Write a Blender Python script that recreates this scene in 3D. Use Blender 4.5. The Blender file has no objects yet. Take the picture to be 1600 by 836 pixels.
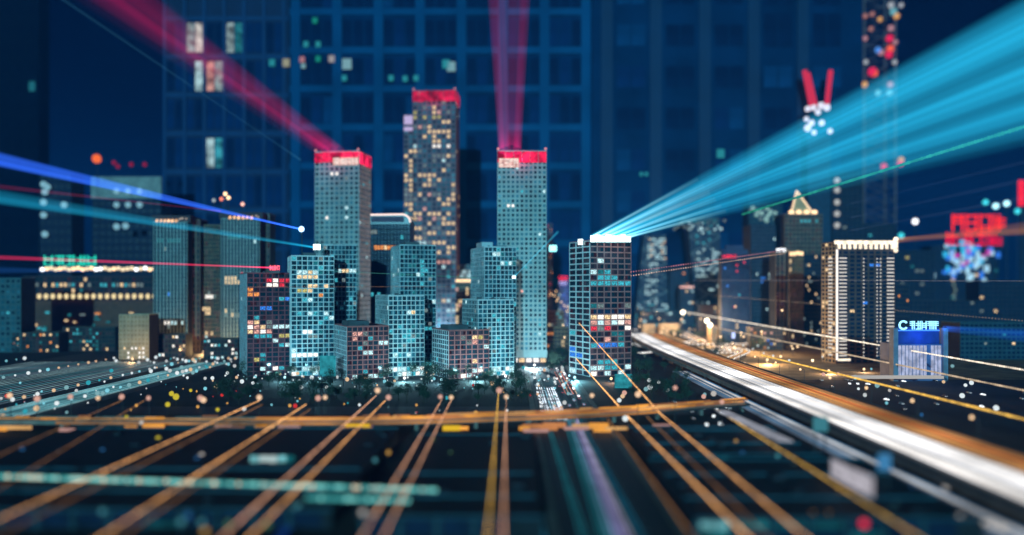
import bpy, math, random
from mathutils import Vector
random.seed(7)
S = bpy.context.scene
COL = S.collection
R = random.uniform

# ------------------------------------------------------------------ camera
FPX, HZ, CAMH = 1244.44, 451.0, 80.0          # focal length in photo pixels, horizon row, eye height
cam = bpy.data.cameras.new('camera')
cam_ob = bpy.data.objects.new('camera', cam)
COL.objects.link(cam_ob)
cam_ob.location = (0, 0, CAMH)
cam_ob.rotation_euler = (math.radians(90), 0, 0)
cam.sensor_width = 360.0
cam.lens = 280.0
cam.shift_y = (HZ - 418.0) / 1600.0
cam.clip_start, cam.clip_end = 1.0, 30000.0
cam.dof.use_dof = True
cam.dof.focus_distance = 655.0
cam.dof.aperture_fstop = 0.28 / 7.0
S.camera = cam_ob

# ------------------------------------------------------------------ world, light, exposure
SUN_EL, SUN_AZ = math.radians(8), math.radians(-5)    # light comes from behind the camera, from its left
w = bpy.data.worlds.new('World'); S.world = w; w.use_nodes = True
nt = w.node_tree
bg = nt.nodes['Background']
sky = nt.nodes.new('ShaderNodeTexSky'); sky.sky_type = 'NISHITA'; sky.sun_disc = False
sky.sun_elevation = SUN_EL; sky.sun_rotation = math.pi + SUN_AZ
sky.ozone_density = 6.0; sky.air_density = 1.0; sky.dust_density = 0.2
tint = nt.nodes.new('ShaderNodeMix'); tint.data_type = 'RGBA'; tint.blend_type = 'MULTIPLY'
tint.inputs['Factor'].default_value = 1.0
tint.inputs['B'].default_value = (0.002, 0.020, 0.066, 1)       # night: the same sky, far dimmer and deep blue
nt.links.new(sky.outputs[0], tint.inputs['A']); nt.links.new(tint.outputs['Result'], bg.inputs[0])
bg.inputs[1].default_value = 0.05
sun = bpy.data.lights.new('moonlight', 'SUN'); sun.energy = 2.4; sun.angle = math.radians(0.5)
sun.color = (0.22, 0.78, 1.0)
so = bpy.data.objects.new('moonlight', sun); COL.objects.link(so)
so.rotation_euler = (math.radians(90) - SUN_EL, 0, SUN_AZ)
S.view_settings.view_transform = 'Standard'; S.view_settings.look = 'None'
S.view_settings.exposure = 0.0; S.view_settings.gamma = 1.0
cy = S.cycles
cy.max_bounces = 3; cy.diffuse_bounces = 1; cy.glossy_bounces = 1; cy.transmission_bounces = 1
cy.transparent_max_bounces = 96; cy.sample_clamp_indirect = 2.0
cy.use_adaptive_sampling = False
cy.caustics_reflective = False; cy.caustics_refractive = False

# ------------------------------------------------------------------ helpers
def P(x, y, Y):            # the point at distance Y seen at photo pixel x, y
    return Vector(((x - 800.0) * Y / FPX, Y, CAMH - (y - HZ) * Y / FPX))
def G(x, y, z=0.0):        # the point at height z seen at photo pixel x, y
    return P(x, y, FPX * (CAMH - z) / (y - HZ))

_M = {}
def mat(name, col, rough=0.7, metal=0.0, var=0.25, scale=0.12, spec=0.4):
    if name in _M: return _M[name]
    m = bpy.data.materials.new(name); m.use_nodes = True
    t = m.node_tree; b = t.nodes['Principled BSDF']
    tc = t.nodes.new('ShaderNodeTexCoord'); nz = t.nodes.new('ShaderNodeTexNoise')
    nz.inputs['Scale'].default_value = scale; nz.inputs['Detail'].default_value = 6
    t.links.new(tc.outputs['Object'], nz.inputs['Vector'])
    cr = t.nodes.new('ShaderNodeValToRGB')
    e = cr.color_ramp.elements
    e[0].position, e[1].position = 0.3, 0.7
    e[0].color = [c * (1 - var) for c in col] + [1]; e[1].color = [min(1, c * (1 + var)) for c in col] + [1]
    t.links.new(nz.outputs[0], cr.inputs[0]); t.links.new(cr.outputs[0], b.inputs['Base Color'])
    b.inputs['Roughness'].default_value = rough; b.inputs['Metallic'].default_value = metal
    b.inputs['Specular IOR Level'].default_value = spec
    _M[name] = m
    return m
def emis(name, col, st=1.0, vary=0.0, scale=0.35, sample=False):
    if name in _M: return _M[name]
    m = bpy.data.materials.new(name); m.use_nodes = True
    t = m.node_tree; t.nodes.remove(t.nodes['Principled BSDF'])
    e = t.nodes.new('ShaderNodeEmission'); e.inputs[0].default_value = (*col, 1); e.inputs[1].default_value = st
    if vary:
        g = t.nodes.new('ShaderNodeNewGeometry'); nz = t.nodes.new('ShaderNodeTexNoise')
        nz.inputs['Scale'].default_value = scale; nz.inputs['Detail'].default_value = 3
        t.links.new(g.outputs['Position'], nz.inputs['Vector'])
        mr = t.nodes.new('ShaderNodeMapRange')
        mr.inputs[1].default_value, mr.inputs[2].default_value = 0.35, 0.65
        mr.inputs[3].default_value, mr.inputs[4].default_value = st * (1 - vary), st * (1 + vary)
        t.links.new(nz.outputs[0], mr.inputs[0]); t.links.new(mr.outputs[0], e.inputs[1])
    t.links.new(e.outputs[0], t.nodes['Material Output'].inputs[0])
    m.cycles.emission_sampling = 'AUTO' if sample else 'NONE'
    _M[name] = m
    return m
def beam_mat(name, col, st, power=1.6):   # light scattered along a beam: adds light, soft towards the silhouette, decays from the lamp
    if name in _M: return _M[name]
    m = bpy.data.materials.new(name); m.use_nodes = True
    t = m.node_tree; t.nodes.remove(t.nodes['Principled BSDF'])
    e = t.nodes.new('ShaderNodeEmission'); e.inputs[0].default_value = (*col, 1)
    lw = t.nodes.new('ShaderNodeLayerWeight'); lw.inputs[0].default_value = 0.5
    inv = t.nodes.new('ShaderNodeMath'); inv.operation = 'SUBTRACT'; inv.inputs[0].default_value = 1.0
    pw = t.nodes.new('ShaderNodeMath'); pw.operation = 'POWER'; pw.inputs[1].default_value = power
    at = t.nodes.new('ShaderNodeAttribute'); at.attribute_name = 'glow'
    mu = t.nodes.new('ShaderNodeMath'); mu.operation = 'MULTIPLY'
    mu2 = t.nodes.new('ShaderNodeMath'); mu2.operation = 'MULTIPLY'; mu2.inputs[1].default_value = st
    t.links.new(lw.outputs['Facing'], inv.inputs[1]); t.links.new(inv.outputs[0], pw.inputs[0])
    t.links.new(pw.outputs[0], mu.inputs[0]); t.links.new(at.outputs['Fac'], mu.inputs[1])
    t.links.new(mu.outputs[0], mu2.inputs[0]); t.links.new(mu2.outputs[0], e.inputs[1])
    tr = t.nodes.new('ShaderNodeBsdfTransparent'); ad = t.nodes.new('ShaderNodeAddShader')
    t.links.new(e.outputs[0], ad.inputs[0]); t.links.new(tr.outputs[0], ad.inputs[1])
    t.links.new(ad.outputs[0], t.nodes['Material Output'].inputs[0])
    m.cycles.emission_sampling = 'NONE'
    _M[name] = m
    return m

class MB:
    def __init__(s): s.v, s.f, s.m, s.g = [], [], [], []
    def quad(s, a, b, c, d, mi=0):
        n = len(s.v); s.v += [Vector(a), Vector(b), Vector(c), Vector(d)]; s.f.append((n, n+1, n+2, n+3)); s.m.append(mi); return s
    def box(s, o, u, v, w_, mi=0):
        o, u, v, w_ = Vector(o), Vector(u), Vector(v), Vector(w_); n = len(s.v)
        s.v += [o, o+u, o+u+v, o+v, o+w_, o+u+w_, o+u+v+w_, o+v+w_]
        for q in ((0,3,2,1), (4,5,6,7), (0,1,5,4), (1,2,6,5), (2,3,7,6), (3,0,4,7)):
            s.f.append(tuple(n+i for i in q)); s.m.append(mi)
        return s
    def cbox(s, c, sx, sy, sz, mi=0):    # axis-aligned, centred in x and y, standing on c.z
        c = Vector(c); return s.box(c - Vector((sx/2, sy/2, 0)), (sx,0,0), (0,sy,0), (0,0,sz), mi)
    def tube(s, p, q, r0, r1=None, n=8, mi=0, caps=True):
        p, q = Vector(p), Vector(q); r1 = r0 if r1 is None else r1
        d = (q - p).normalized(); a = d.orthogonal().normalized(); b = d.cross(a); k = len(s.v)
        for c, r in ((p, r0), (q, r1)):
            for i in range(n):
                t = 2*math.pi*i/n; s.v.append(c + (a*math.cos(t) + b*math.sin(t))*r)
        for i in range(n):
            j = (i+1) % n; s.f.append((k+i, k+j, k+n+j, k+n+i)); s.m.append(mi)
        if caps:
            s.f.append(tuple(k+i for i in reversed(range(n)))); s.m.append(mi)
            s.f.append(tuple(k+n+i for i in range(n))); s.m.append(mi)
        return s
    def ball(s, c, r, nu=8, nv=5, mi=0, sz=1.0):
        c = Vector(c); k = len(s.v); s.v.append(c + Vector((0,0,r*sz)))
        for i in range(1, nv):
            a = math.pi*i/nv
            for j in range(nu):
                b = 2*math.pi*j/nu; s.v.append(c + Vector((r*math.sin(a)*math.cos(b), r*math.sin(a)*math.sin(b), r*sz*math.cos(a))))
        s.v.append(c - Vector((0,0,r*sz))); e = len(s.v)-1
        for j in range(nu):
            s.f.append((k, k+1+j, k+1+(j+1) % nu)); s.m.append(mi)
            s.f.append((e, k+1+(nv-2)*nu+(j+1) % nu, k+1+(nv-2)*nu+j)); s.m.append(mi)
        for i in range(nv-2):
            for j in range(nu):
                a = k+1+i*nu; s.f.append((a+j, a+nu+j, a+nu+(j+1) % nu, a+(j+1) % nu)); s.m.append(mi)
        return s
    def mesh(s, name, mats, org=(0,0,0)):
        me = bpy.data.meshes.new(name); org = Vector(org)
        me.from_pydata([tuple(p - org) for p in s.v], [], s.f)
        for m in (mats if isinstance(mats, (list, tuple)) else [mats]): me.materials.append(m)
        me.polygons.foreach_set('material_index', s.m); me.update()
        if s.g:
            at = me.attributes.new('glow', 'FLOAT', 'POINT'); at.data.foreach_set('value', s.g)
        return me
    def build(s, name, mats, parent=None, kind=None, org=None, smooth=False):
        if org is None: org = wloc(parent) if parent is not None else (0,0,0)
        me = s.mesh(name, mats, org)
        if smooth: me.polygons.foreach_set('use_smooth', [True]*len(me.polygons))
        o = bpy.data.objects.new(name, me); COL.objects.link(o)
        if parent is not None: o.parent = parent
        else: o.location = org
        if kind: o['kind'] = kind
        return o
def wloc(o):
    l = Vector((0,0,0))
    while o is not None: l += Vector(o.location); o = o.parent
    return l
def tag(o, label=None, cat=None, group=None, kind=None):
    if label: o['label'] = label
    if cat: o['category'] = cat
    if group: o['group'] = group
    if kind: o['kind'] = kind
    return o
def thing(name, label, cat, loc, group=None):
    o = bpy.data.objects.new(name, None); COL.objects.link(o); o.location = loc; o.empty_display_size = 2
    return tag(o, label, cat, group)
def dup(o, loc, label=None, group=None, rz=0.0, sc=1.0):
    c = o.copy(); COL.objects.link(c); c.location = loc; c.rotation_euler = (0,0,rz); c.scale = (sc,sc,sc)
    if label: c['label'] = label
    if group: c['group'] = group
    for ch in list(o.children):
        k = ch.copy(); COL.objects.link(k); k.parent = c
        for g in list(ch.children):
            h = g.copy(); COL.objects.link(h); h.parent = k
    return c
def lamp_light(parent, off, col, watts, size=1.2):
    l = bpy.data.lights.new('lamp_glow', 'POINT'); l.energy = watts; l.color = col; l.shadow_soft_size = size
    o = bpy.data.objects.new('lamp_glow', l); COL.objects.link(o); o.parent = parent; o.location = off
    return o

# ------------------------------------------------------------------ materials
FR_CYAN = mat('pale_concrete_frame', (0.60, 0.66, 0.68), 0.7, var=0.3, scale=0.03)
FR_CYANS = [FR_CYAN, mat('cool_concrete_frame', (0.48, 0.60, 0.62), 0.7, var=0.35, scale=0.04), mat('bright_concrete_frame', (0.70, 0.72, 0.72), 0.7, var=0.3, scale=0.025)]
FR_DIM = mat('grey_concrete_frame', (0.42, 0.47, 0.50), 0.7, var=0.15)
FR_BROWN = mat('red_brown_frame', (0.42, 0.115, 0.105), 0.7, var=0.15)
FR_PLUM = mat('dark_plum_frame', (0.26, 0.06, 0.075), 0.7, var=0.2)
PANEL = mat('white_wall_panel', (0.36, 0.45, 0.44), 0.75, var=0.3, scale=0.02)
PANEL_T2 = mat('grey_violet_panel', (0.25, 0.13, 0.165), 0.75, var=0.15)
GL = [mat('dark_glass', (0.012, 0.035, 0.05), 0.07, spec=0.5), mat('teal_glass', (0.03, 0.13, 0.17), 0.07, spec=0.5),
      mat('blind_glass', (0.07, 0.22, 0.27), 0.1), emis('dim_room', (0.008, 0.06, 0.085), 1.0, 0.6)]
GLB = [mat('dark_glass', (0,0,0)), mat('smoky_glass', (0.045, 0.03, 0.04), 0.08), mat('plum_glass', (0.12, 0.05, 0.06), 0.1),
       emis('dim_plum_room', (0.03, 0.012, 0.018), 1.0, 0.6)]
GLN = [mat('navy_glass', (0.01, 0.025, 0.06), 0.07, spec=0.5), mat('navy_glass_pale', (0.010, 0.032, 0.065), 0.08), mat('navy_glass', (0,0,0)), mat('navy_glass_pale', (0,0,0))]
ROOF = mat('roof_grey', (0.10, 0.12, 0.13), 0.8)
DARK = mat('dark_wall', (0.02, 0.025, 0.035), 0.8)
NAVY = mat('navy_wall', (0.005, 0.012, 0.035), 0.8)
STEEL = mat('dark_steel', (0.05, 0.055, 0.06), 0.5, 0.3)
TAN = mat('tan_stone', (0.40, 0.30, 0.20), 0.8)
LIT = {
 'cw': emis('cool_white_room', (0.62, 0.95, 1.0), 0.95, 0.75, 1.0), 'ty': emis('teal_room', (0.06, 0.50, 0.62), 0.8, 0.75, 1.0),
 'wm': emis('warm_room', (1.0, 0.70, 0.38), 1.0, 0.75, 1.0), 'bl': emis('blue_room', (0.05, 0.28, 1.0), 0.8, 0.75, 1.0),
 'rd': emis('red_room_and_reflection', (0.95, 0.05, 0.09), 0.8, 0.8, 1.0), 'pk': emis('pink_room', (1.0, 0.50, 0.42), 0.75, 0.8, 1.0),
 'or': emis('orange_room', (1.0, 0.36, 0.10), 0.8, 0.75, 1.0), 'ye': emis('yellow_room', (0.85, 0.75, 0.25), 0.6, 0.75, 1.0),
 'wh': emis('white_room', (1.0, 0.93, 0.85), 1.3, 0.5, 1.0), 'dw': emis('dim_white_room', (0.45, 0.62, 0.62), 0.35, 0.75, 1.0),
 'dt': emis('dim_teal_room', (0.03, 0.30, 0.36), 0.5, 0.8, 1.0),
}
E_WHITE = emis('white_lamp', (0.95, 0.98, 1.0), 2.5)
E_COOL = emis('cool_lamp', (0.45, 0.90, 1.0), 2.2)
E_TEAL = emis('teal_lamp', (0.05, 0.60, 0.70), 1.6)
E_WARM = emis('warm_lamp', (1.0, 0.66, 0.36), 2.2)
E_AMBER = emis('amber_lamp', (1.0, 0.42, 0.08), 2.0)
E_PINK = emis('pink_lamp', (1.0, 0.52, 0.42), 1.5)
E_RED = emis('red_lamp', (1.0, 0.02, 0.05), 2.0)
E_BLUE = emis('blue_lamp', (0.05, 0.22, 1.0), 2.0)
E_GOLD = emis('gold_lamp', (1.0, 0.72, 0.05), 1.4)
E_GREEN = emis('green_lamp', (0.02, 0.55, 0.40), 1.3)

_wm = {}
def win_mesh(w_, h, m):
    k = (round(w_, 1), round(h, 1), m.name)
    if k not in _wm:
        _wm[k] = MB().box((-w_/2, -0.12, -h/2), (w_,0,0), (0,0.24,0), (0,0,h)).mesh('lit_window', m)
    return _wm[k]

def wall_grid(root, o, u, n, W, z0, z1, nc, nr, mw, th, fr, panes, dep, glass, lit, winname='lit_window', split=True, gw=(5,4,2,1)):
    """frame members into fr, dark panes into panes; lit cells {(row, col): key} become objects of their own. Rows count from the top."""
    cw, rh = W/nc, (z1-z0)/nr
    mwid, thh = cw*mw, rh*th
    up = Vector((0,0,1)); ang = math.atan2(u.y, u.x)
    for i in range(nc+1):
        a = max(0, i*cw - mwid/2); b = min(W, i*cw + mwid/2)
        fr.box(o + u*a + up*z0, u*(b-a), n*dep, up*(z1-z0))
    for j in range(nr+1):
        a = max(z0, z0 + j*rh - thh/2); b = min(z1, z0 + j*rh + thh/2)
        fr.box(o + u*0.02 + up*(a+0.01), u*(W-0.04), n*(dep-0.12), up*(b-a-0.02))
    for j in range(nr):
        for i in range(nc):
            x0, x1 = i*cw + mwid/2, (i+1)*cw - mwid/2
            y0, y1 = z1 - (j+1)*rh + thh/2, z1 - j*rh - thh/2
            k = lit.get((j, i))
            if k:
                if isinstance(k, str): k = LIT[k]
                ob = bpy.data.objects.new(winname, win_mesh(x1-x0-0.1, y1-y0-0.1, k)); COL.objects.link(ob)
                ob.parent = root; ob.location = o + u*((x0+x1)/2) + n*0.2 + up*((y0+y1)/2) - wloc(root)
                ob.rotation_euler = (0, 0, ang)
                continue
            parts = ((x0, (x0+x1)/2 - 0.2), ((x0+x1)/2 + 0.2, x1)) if split else ((x0, x1),)
            for a, b in parts:
                d = R(0.08, 0.22); p = o + n*d
                panes.quad(p + u*a + up*y0, p + u*b + up*y0, p + u*b + up*y1, p + u*a + up*y1, random.choices(range(len(glass)), gw)[0])

def runs(nc, nr, spec, rnd=0.0, keys=('cw','ty','dw')):
    d = {}
    for (r0, r1, c0, c1, ks, p) in spec:
        for r in range(r0, r1+1):
            for c in range(c0, c1+1):
                if random.random() < p and 0 <= r < nr and 0 <= c < nc: d[(r, c)] = random.choice(ks if isinstance(ks, tuple) else (ks,))
    for r in range(nr):
        for c in range(nc):
            if random.random() < rnd: d.setdefault((r, c), random.choice(keys))
    return d

def tower(name, label, xc, xr, ytop, Y, th, nc, rpx=7.3, xl=None, xr2=None, depth=None, ybase=None, mw=0.16, trf=0.2, frame=None, frame_side=None,
          glass=None, lit=(), rnd=0.02, keys=('cw','ty','dw'), dep=0.45, body=None, roofbox=None, ns=None, lit_side=(), rnd_side=None, cat='tower', group=None, split=True,
          base_lit=0.0, winname='lit_window', gw=(5,4,2,1), zgrid=None):
    """a block whose front wall runs from photo column xc to xr at distance Y, turned th degrees; a side wall shows from xl to xc or from xr to xr2"""
    frame = frame or FR_CYAN; frame_side = frame_side or frame; glass = glass or GL; body = body or DARK
    t = math.radians(th); u = Vector((math.cos(t), math.sin(t), 0)); v = Vector((-math.sin(t), math.cos(t), 0))
    C = Vector(((xc-800)*Y/FPX, Y, 0)); k = (xr-800)/FPX
    W = (k*C.y - C.x)/(u.x - k*u.y)
    if xl is not None: k2 = (xl-800)/FPX; D = (k2*C.y - C.x)/(v.x - k2*v.y)
    elif xr2 is not None: E = C + u*W; k2 = (xr2-800)/FPX; D = (k2*E.y - E.x)/(v.x - k2*v.y)
    else: D = depth or 30.0
    if depth: D = depth
    H = CAMH - (ytop-HZ)*Y/FPX
    zb = 0.0
    root = thing(name, label, cat, C, group)
    up = Vector((0,0,1))
    b = MB().box(C, u*W, v*D, up*(H-0.3), 0)
    # parapet
    for a, du, dv in ((C, u*W, v*0.5), (C + v*(D-0.5), u*W, v*0.5), (C + v*0.5, u*0.5, v*(D-1)), (C + v*0.5 + u*(W-0.5), u*0.5, v*(D-1))):
        b.box(a + up*(H-0.3), du, dv, up*1.1, 1)
    b.build('wall', [body, frame], root)
    nr = max(3, round((H - (zgrid or 0))/(rpx*Y/FPX)))
    fr, pa = MB(), MB()
    zg = zgrid or 0.0
    wall_grid(root, C, u, -v, W, zg, H, nc, nr, mw, trf, fr, pa, dep, glass, runs(nc, nr, list(lit) + ([(nr-2, nr-1, 0, nc, ('cw','wh','ty','cw'), base_lit)] if base_lit else []), rnd, keys), winname, split, gw)
    fr.build('facade_frame', frame, root, 'stuff')
    fs = MB()
    if ns is None: ns = max(2, round(D/(W/nc)))
    rs = rnd if rnd_side is None else rnd_side
    if xl is not None:
        wall_grid(root, C + v*D, -v, -u, D, zg, H, ns, nr, mw, trf, fs, pa, dep*0.9, glass, runs(ns, nr, lit_side, rs, keys), winname, split, gw)
    if xr2 is not None:
        wall_grid(root, C + u*W, v, u, D, zg, H, ns, nr, mw, trf, fs, pa, dep*0.9, glass, runs(ns, nr, lit_side, rs, keys), winname, split, gw)
    if fs.v: fs.build('side_frame', frame_side, root, 'stuff')
    pa.build('window_panes', glass, root, 'stuff')
    if roofbox:
        for (fx0, fx1, fy0, fy1, hh) in roofbox:
            MB().box(C + u*(W*fx0) + v*(D*fy0) + up*(H-0.2), u*(W*(fx1-fx0)), v*(D*(fy1-fy0)), up*hh).build('roof_house', frame if hh > 5 else ROOF, root)
    root['_u'] = tuple(u)
    return root, C, u, v, W, D, H

def roof_bits(root, C, u, v, W, D, H, n=4):
    up = Vector((0,0,1))
    for i in range(n):
        p = C + u*R(0.1, 0.85)*W + v*R(0.2, 0.8)*D + up*(H-0.31)
        MB().box(p, u*R(1.5, 4), v*R(1.5, 3), up*R(1, 3)).build('air_unit', ROOF, root)
    p = C + u*R(0.2, 0.8)*W + v*0.5*D + up*(H-0.3)
    MB().tube(p, p + up*R(4, 8), 0.12).build('antenna', STEEL, root)

# ------------------------------------------------------------------ ground and roads
def plane(name, x0, x1, y0, y1, z, m, kind='structure', lab=None):
    o = MB().quad((x0,y0,z), (x1,y0,z), (x1,y1,z), (x0,y1,z)).build(name, m, kind=kind)
    if lab: o['label'] = lab
    return o
GROUND = mat('city_ground', (0.022, 0.022, 0.022), 0.9, var=0.6, scale=0.02)
ASPH = mat('asphalt', (0.045, 0.045, 0.048), 0.7, var=0.3, scale=0.3)
CONC = mat('bridge_concrete', (0.22, 0.19, 0.16), 0.8)
PAINT = mat('road_paint', (0.7, 0.7, 0.68), 0.6)
plane('ground', -4000, 4000, -300, 6000, 0.0, GROUND)
plane('avenue_road', -530, -292, 300, 1050, 0.06, ASPH)
plane('main_street', 16, 54, 120, 1400, 0.06, ASPH)
plane('side_street', -500, 130, 505, 540, 0.03, ASPH)
plane('interchange_ground', 222, 620, 700, 1400, 0.02, mat('sandy_ground', (.20,.15,.09), .9, var=.6, scale=.05))  # paler, warmer colour here paints in the golden glow of the lamps
k = MB()
for y in range(140, 1300, 12):
    for x in (25, 34.8, 44): k.box((x,y,0.08), (0.25,0,0), (0,5,0), (0,0,0.02))
k.build('lane_marking', PAINT, kind='structure')
k = MB()
for x in (12, 54.2): k.box((x,120,0), (3.6,0,0), (0,1280,0), (0,0,0.15))
k.build('pavement_kerb', CONC, kind='structure')

# ------------------------------------------------------------------ the huge gridded block behind everything
BIGF = mat('deep_blue_frame', (0.004, 0.078, 0.20), 0.9, spec=0.05, var=0.25, scale=0.01)
BIGB = mat('deep_blue_wall', (0.002, 0.032, 0.095), 0.9, spec=0.05, var=0.3, scale=0.01)
BIGP = [mat('deep_blue_pane', (0.003, 0.030, 0.105), 0.9, spec=0.05, var=0.3, scale=0.02), mat('night_blue_pane', (0.002, 0.018, 0.06), 0.9, spec=0.05, var=0.3, scale=0.02), mat('sea_blue_pane', (0.004, 0.052, 0.145), 0.9, spec=0.05, var=0.3, scale=0.02)]
def pane(root, c, w_, h, m, d=1.0, name='window_pane'):
    k = (round(w_), round(h), m.name, name)
    if k not in _wm: _wm[k] = MB().box((-w_/2, -d/2, -h/2), (w_,0,0), (0,d,0), (0,0,h)).mesh(name, m)
    o = bpy.data.objects.new(name, _wm[k]); COL.objects.link(o); o.parent = root; o.location = Vector(c) - wloc(root)
    return o
YB = 1500.0; q = YB/FPX
c0 = P(455, HZ, YB); z_top = P(0, -45, YB).z
big = thing('office_block', 'huge deep blue office block with square grid of piers behind the red lit towers', 'office block', (c0.x, YB, 0))
MB().box((c0.x, YB, 0), (471*q,0,0), (0,120,0), (0,0,z_top)).build('wall', BIGB, big)
for i in range(8):
    xx = P(463 + 64.6*i, HZ, YB).x
    MB().box((xx-7.5*q, YB-6, 0), (15*q,0,0), (0,5.9,0), (0,0,z_top)).build('pier', BIGF, big)
for j in range(9):
    zz = P(0, 19 + 60.2*j, YB).z
    if zz < 10: continue
    MB().box((c0.x-2, YB-4, zz-5.5*q), (474*q,0,0), (0,3.9,0), (0,0,11*q)).build('spandrel', BIGF, big)
BL = {  # lit panes seen in the upper left of the grid: (col, row, pane) -> material
 (0,1,0): 'dt', (0,1,1): 'dt', (0,2,0): 'dw', (0,2,2): 'pk'}
for i in range(7):
    for j in range(-1, 8):
        for s in range(3):
            cx = 463 + 64.6*i + 14.5 + 17.8*s; cyy = 19 + 60.2*j + 33
            c = P(cx, cyy, YB)
            if c.z < 20: continue
            pane(big, (c.x, YB-1.0, c.z), 14.5*q, 41*q, BIGP[1] if j < 2 and random.random() < .55 else random.choice(BIGP[:2] if random.random() < .8 else BIGP))
YR = 1480.0; q = YR/FPX
c0 = P(925, HZ, YR); z_top = P(0, -50, YR).z
rb = thing('office_block', 'broad dark blue office block with separate punched windows behind the cyan light beam', 'office block', (c0.x, YR, 0))
MB().box((c0.x, YR, 0), (422*q,0,0), (0,120,0), (0,0,z_top)).build('wall', BIGB, rb)
for i in range(5):
    for j in range(-1, 7):
        dark = random.random()
        for s in range(2):
            c = P(986 + 76.5*i - 11.5 + 23*s, 55 + 65*j + (0 if not (i > 2 and j < 1) else -8), YR)
            if c.z < 15: continue
            tall = i > 2 and j < 1
            pane(rb, (c.x, YR-0.3, c.z), 21*q, (52 if tall else 33)*q, BIGP[1] if tall or dark < .35 else BIGP[2] if random.random() < .45 else BIGP[0])
    xx = P(948 + 76.5*i, HZ, YR).x
    MB().box((xx-9*q, YR-3, 0), (18*q,0,0), (0,2.9,0), (0,0,z_top)).build('pier', mat('mid_blue_pier', (0.002, 0.036, 0.10), 0.8, var=0.2, scale=0.01), rb)
YL = 1520.0; q = YL/FPX
c0 = P(256, HZ, YL); z_top = P(0, -40, YL).z
lb = thing('office_block', 'dim navy office block with a few pale lit windows above the paired ribbed towers', 'office block', (c0.x, YL, 0))
LBF = mat('dim_navy_pier', (0.003, 0.045, 0.14), 0.8, var=0.2, scale=0.01)
MB().box((c0.x, YL, 0), (196*q,0,0), (0,110,0), (0,0,z_top)).build('wall', mat('dim_navy_wall', (0.002, 0.020, 0.07), 0.8, var=0.3, scale=0.01), lb)
for i in range(7):
    xx = P(258 + 31*i, HZ, YL).x
    MB().box((xx-2.5*q, YL-3, 0), (5*q,0,0), (0,2.9,0), (0,0,z_top)).build('pier', LBF, lb)
for j in range(8):
    zz = P(0, 29 + 60*j, YL).z
    MB().box((c0.x, YL-2, zz-3*q), (196*q,0,0), (0,1.9,0), (0,0,6*q)).build('spandrel', LBF, lb)
litL = {(1,0,0): 'dw', (1,0,1): 'wh', (1,0,2): 'dw', (3,0,0): 'dw', (3,0,1): 'dt', (1,1,1): 'cw', (2,1,0): 'pk', (2,1,1): 'dw', (1,3,2): 'ty', (2,3,0): 'cw', (2,3,1): 'ty'}
for i in range(6):
    for j in range(0, 6):
        for s in range(2):
            c = P(258 + 31*i + 9 + 13*s, 29 + 60*j + 30, YL)
            if c.z < 20: continue
            kk = litL.get((i, j, s))
            pane(lb, (c.x, YL-0.6, c.z), 11*q, 46*q, emis('pale_office_' + kk, LIT[kk].node_tree.nodes['Emission'].inputs[0].default_value[:3], 0.45, 0.7, 0.08) if kk else random.choice(BIGP[:2]),
                 name='lit_window' if kk else 'window_pane')
# lamps shining in the upper windows of the big block
for x, y, m, r in ((425,98,E_TEAL,7), (447,98,'yw',8), (472,93,'pkw',6), (474,103,E_COOL,5), (497,92,E_GREEN,6), (518,92,'whw',7), (542,100,E_COOL,11), (538,122,E_TEAL,6), (611,122,E_TEAL,6), (633,123,E_TEAL,6),
                   (650,122,E_TEAL,6), (705,104,E_COOL,10), (697,100,E_TEAL,9), (492,32,E_GREEN,6), (478,69,E_TEAL,6), (497,69,E_TEAL,6), (1002,272,E_TEAL,4), (1010,272,E_TEAL,4), (1126,240,E_TEAL,9)):
    if m == 'yw': m = emis('cream_light', (0.75, 0.75, 0.5), 0.8)
    if m == 'pkw': m = emis('rose_light', (1.0, 0.45, 0.5), 0.8)
    if m == 'whw': m = emis('pale_light', (0.8, 0.75, 0.75), 0.9)
    Yw = YB-8 if 455 < x < 920 else YR-6 if x > 900 else YL-5
    pp = P(x, y, Yw); host = big if 455 < x < 920 else rb if x > 900 else lb
    dm = emis(m.name + '_soft', m.node_tree.nodes['Emission'].inputs[0].default_value[:3], 0.42)
    pane(host, pp, r*1.3*Yw/FPX, r*1.5*Yw/FPX, dm, 0.8, 'lit_window')

# ------------------------------------------------------------------ central cluster
def sign_glyphs(root, o, u, w_, h, n, m, name='letter', dep=0.4, nrm=None):
    """n blocky unreadable glyphs of strokes, each one object, along u from o"""
    nrm = nrm or Vector((u.y, -u.x, 0)); up = Vector((0,0,1)); g = w_/n
    for i in range(n):
        b = MB(); t = g*0.12; p = o + u*(g*i + g*0.06); ww = g*0.86
        for zf in random.sample((0.0, 0.22, 0.44, 0.66, 0.85), 3): b.box(p + up*(h*zf) + nrm*0.05, u*ww, nrm*dep, up*(h*0.11))
        for xf in random.sample((0.0, 0.4, 0.8), 2): b.box(p + u*(ww*xf), u*t, nrm*(dep+0.12), up*h)
        b.build(name, m, root)

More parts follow.
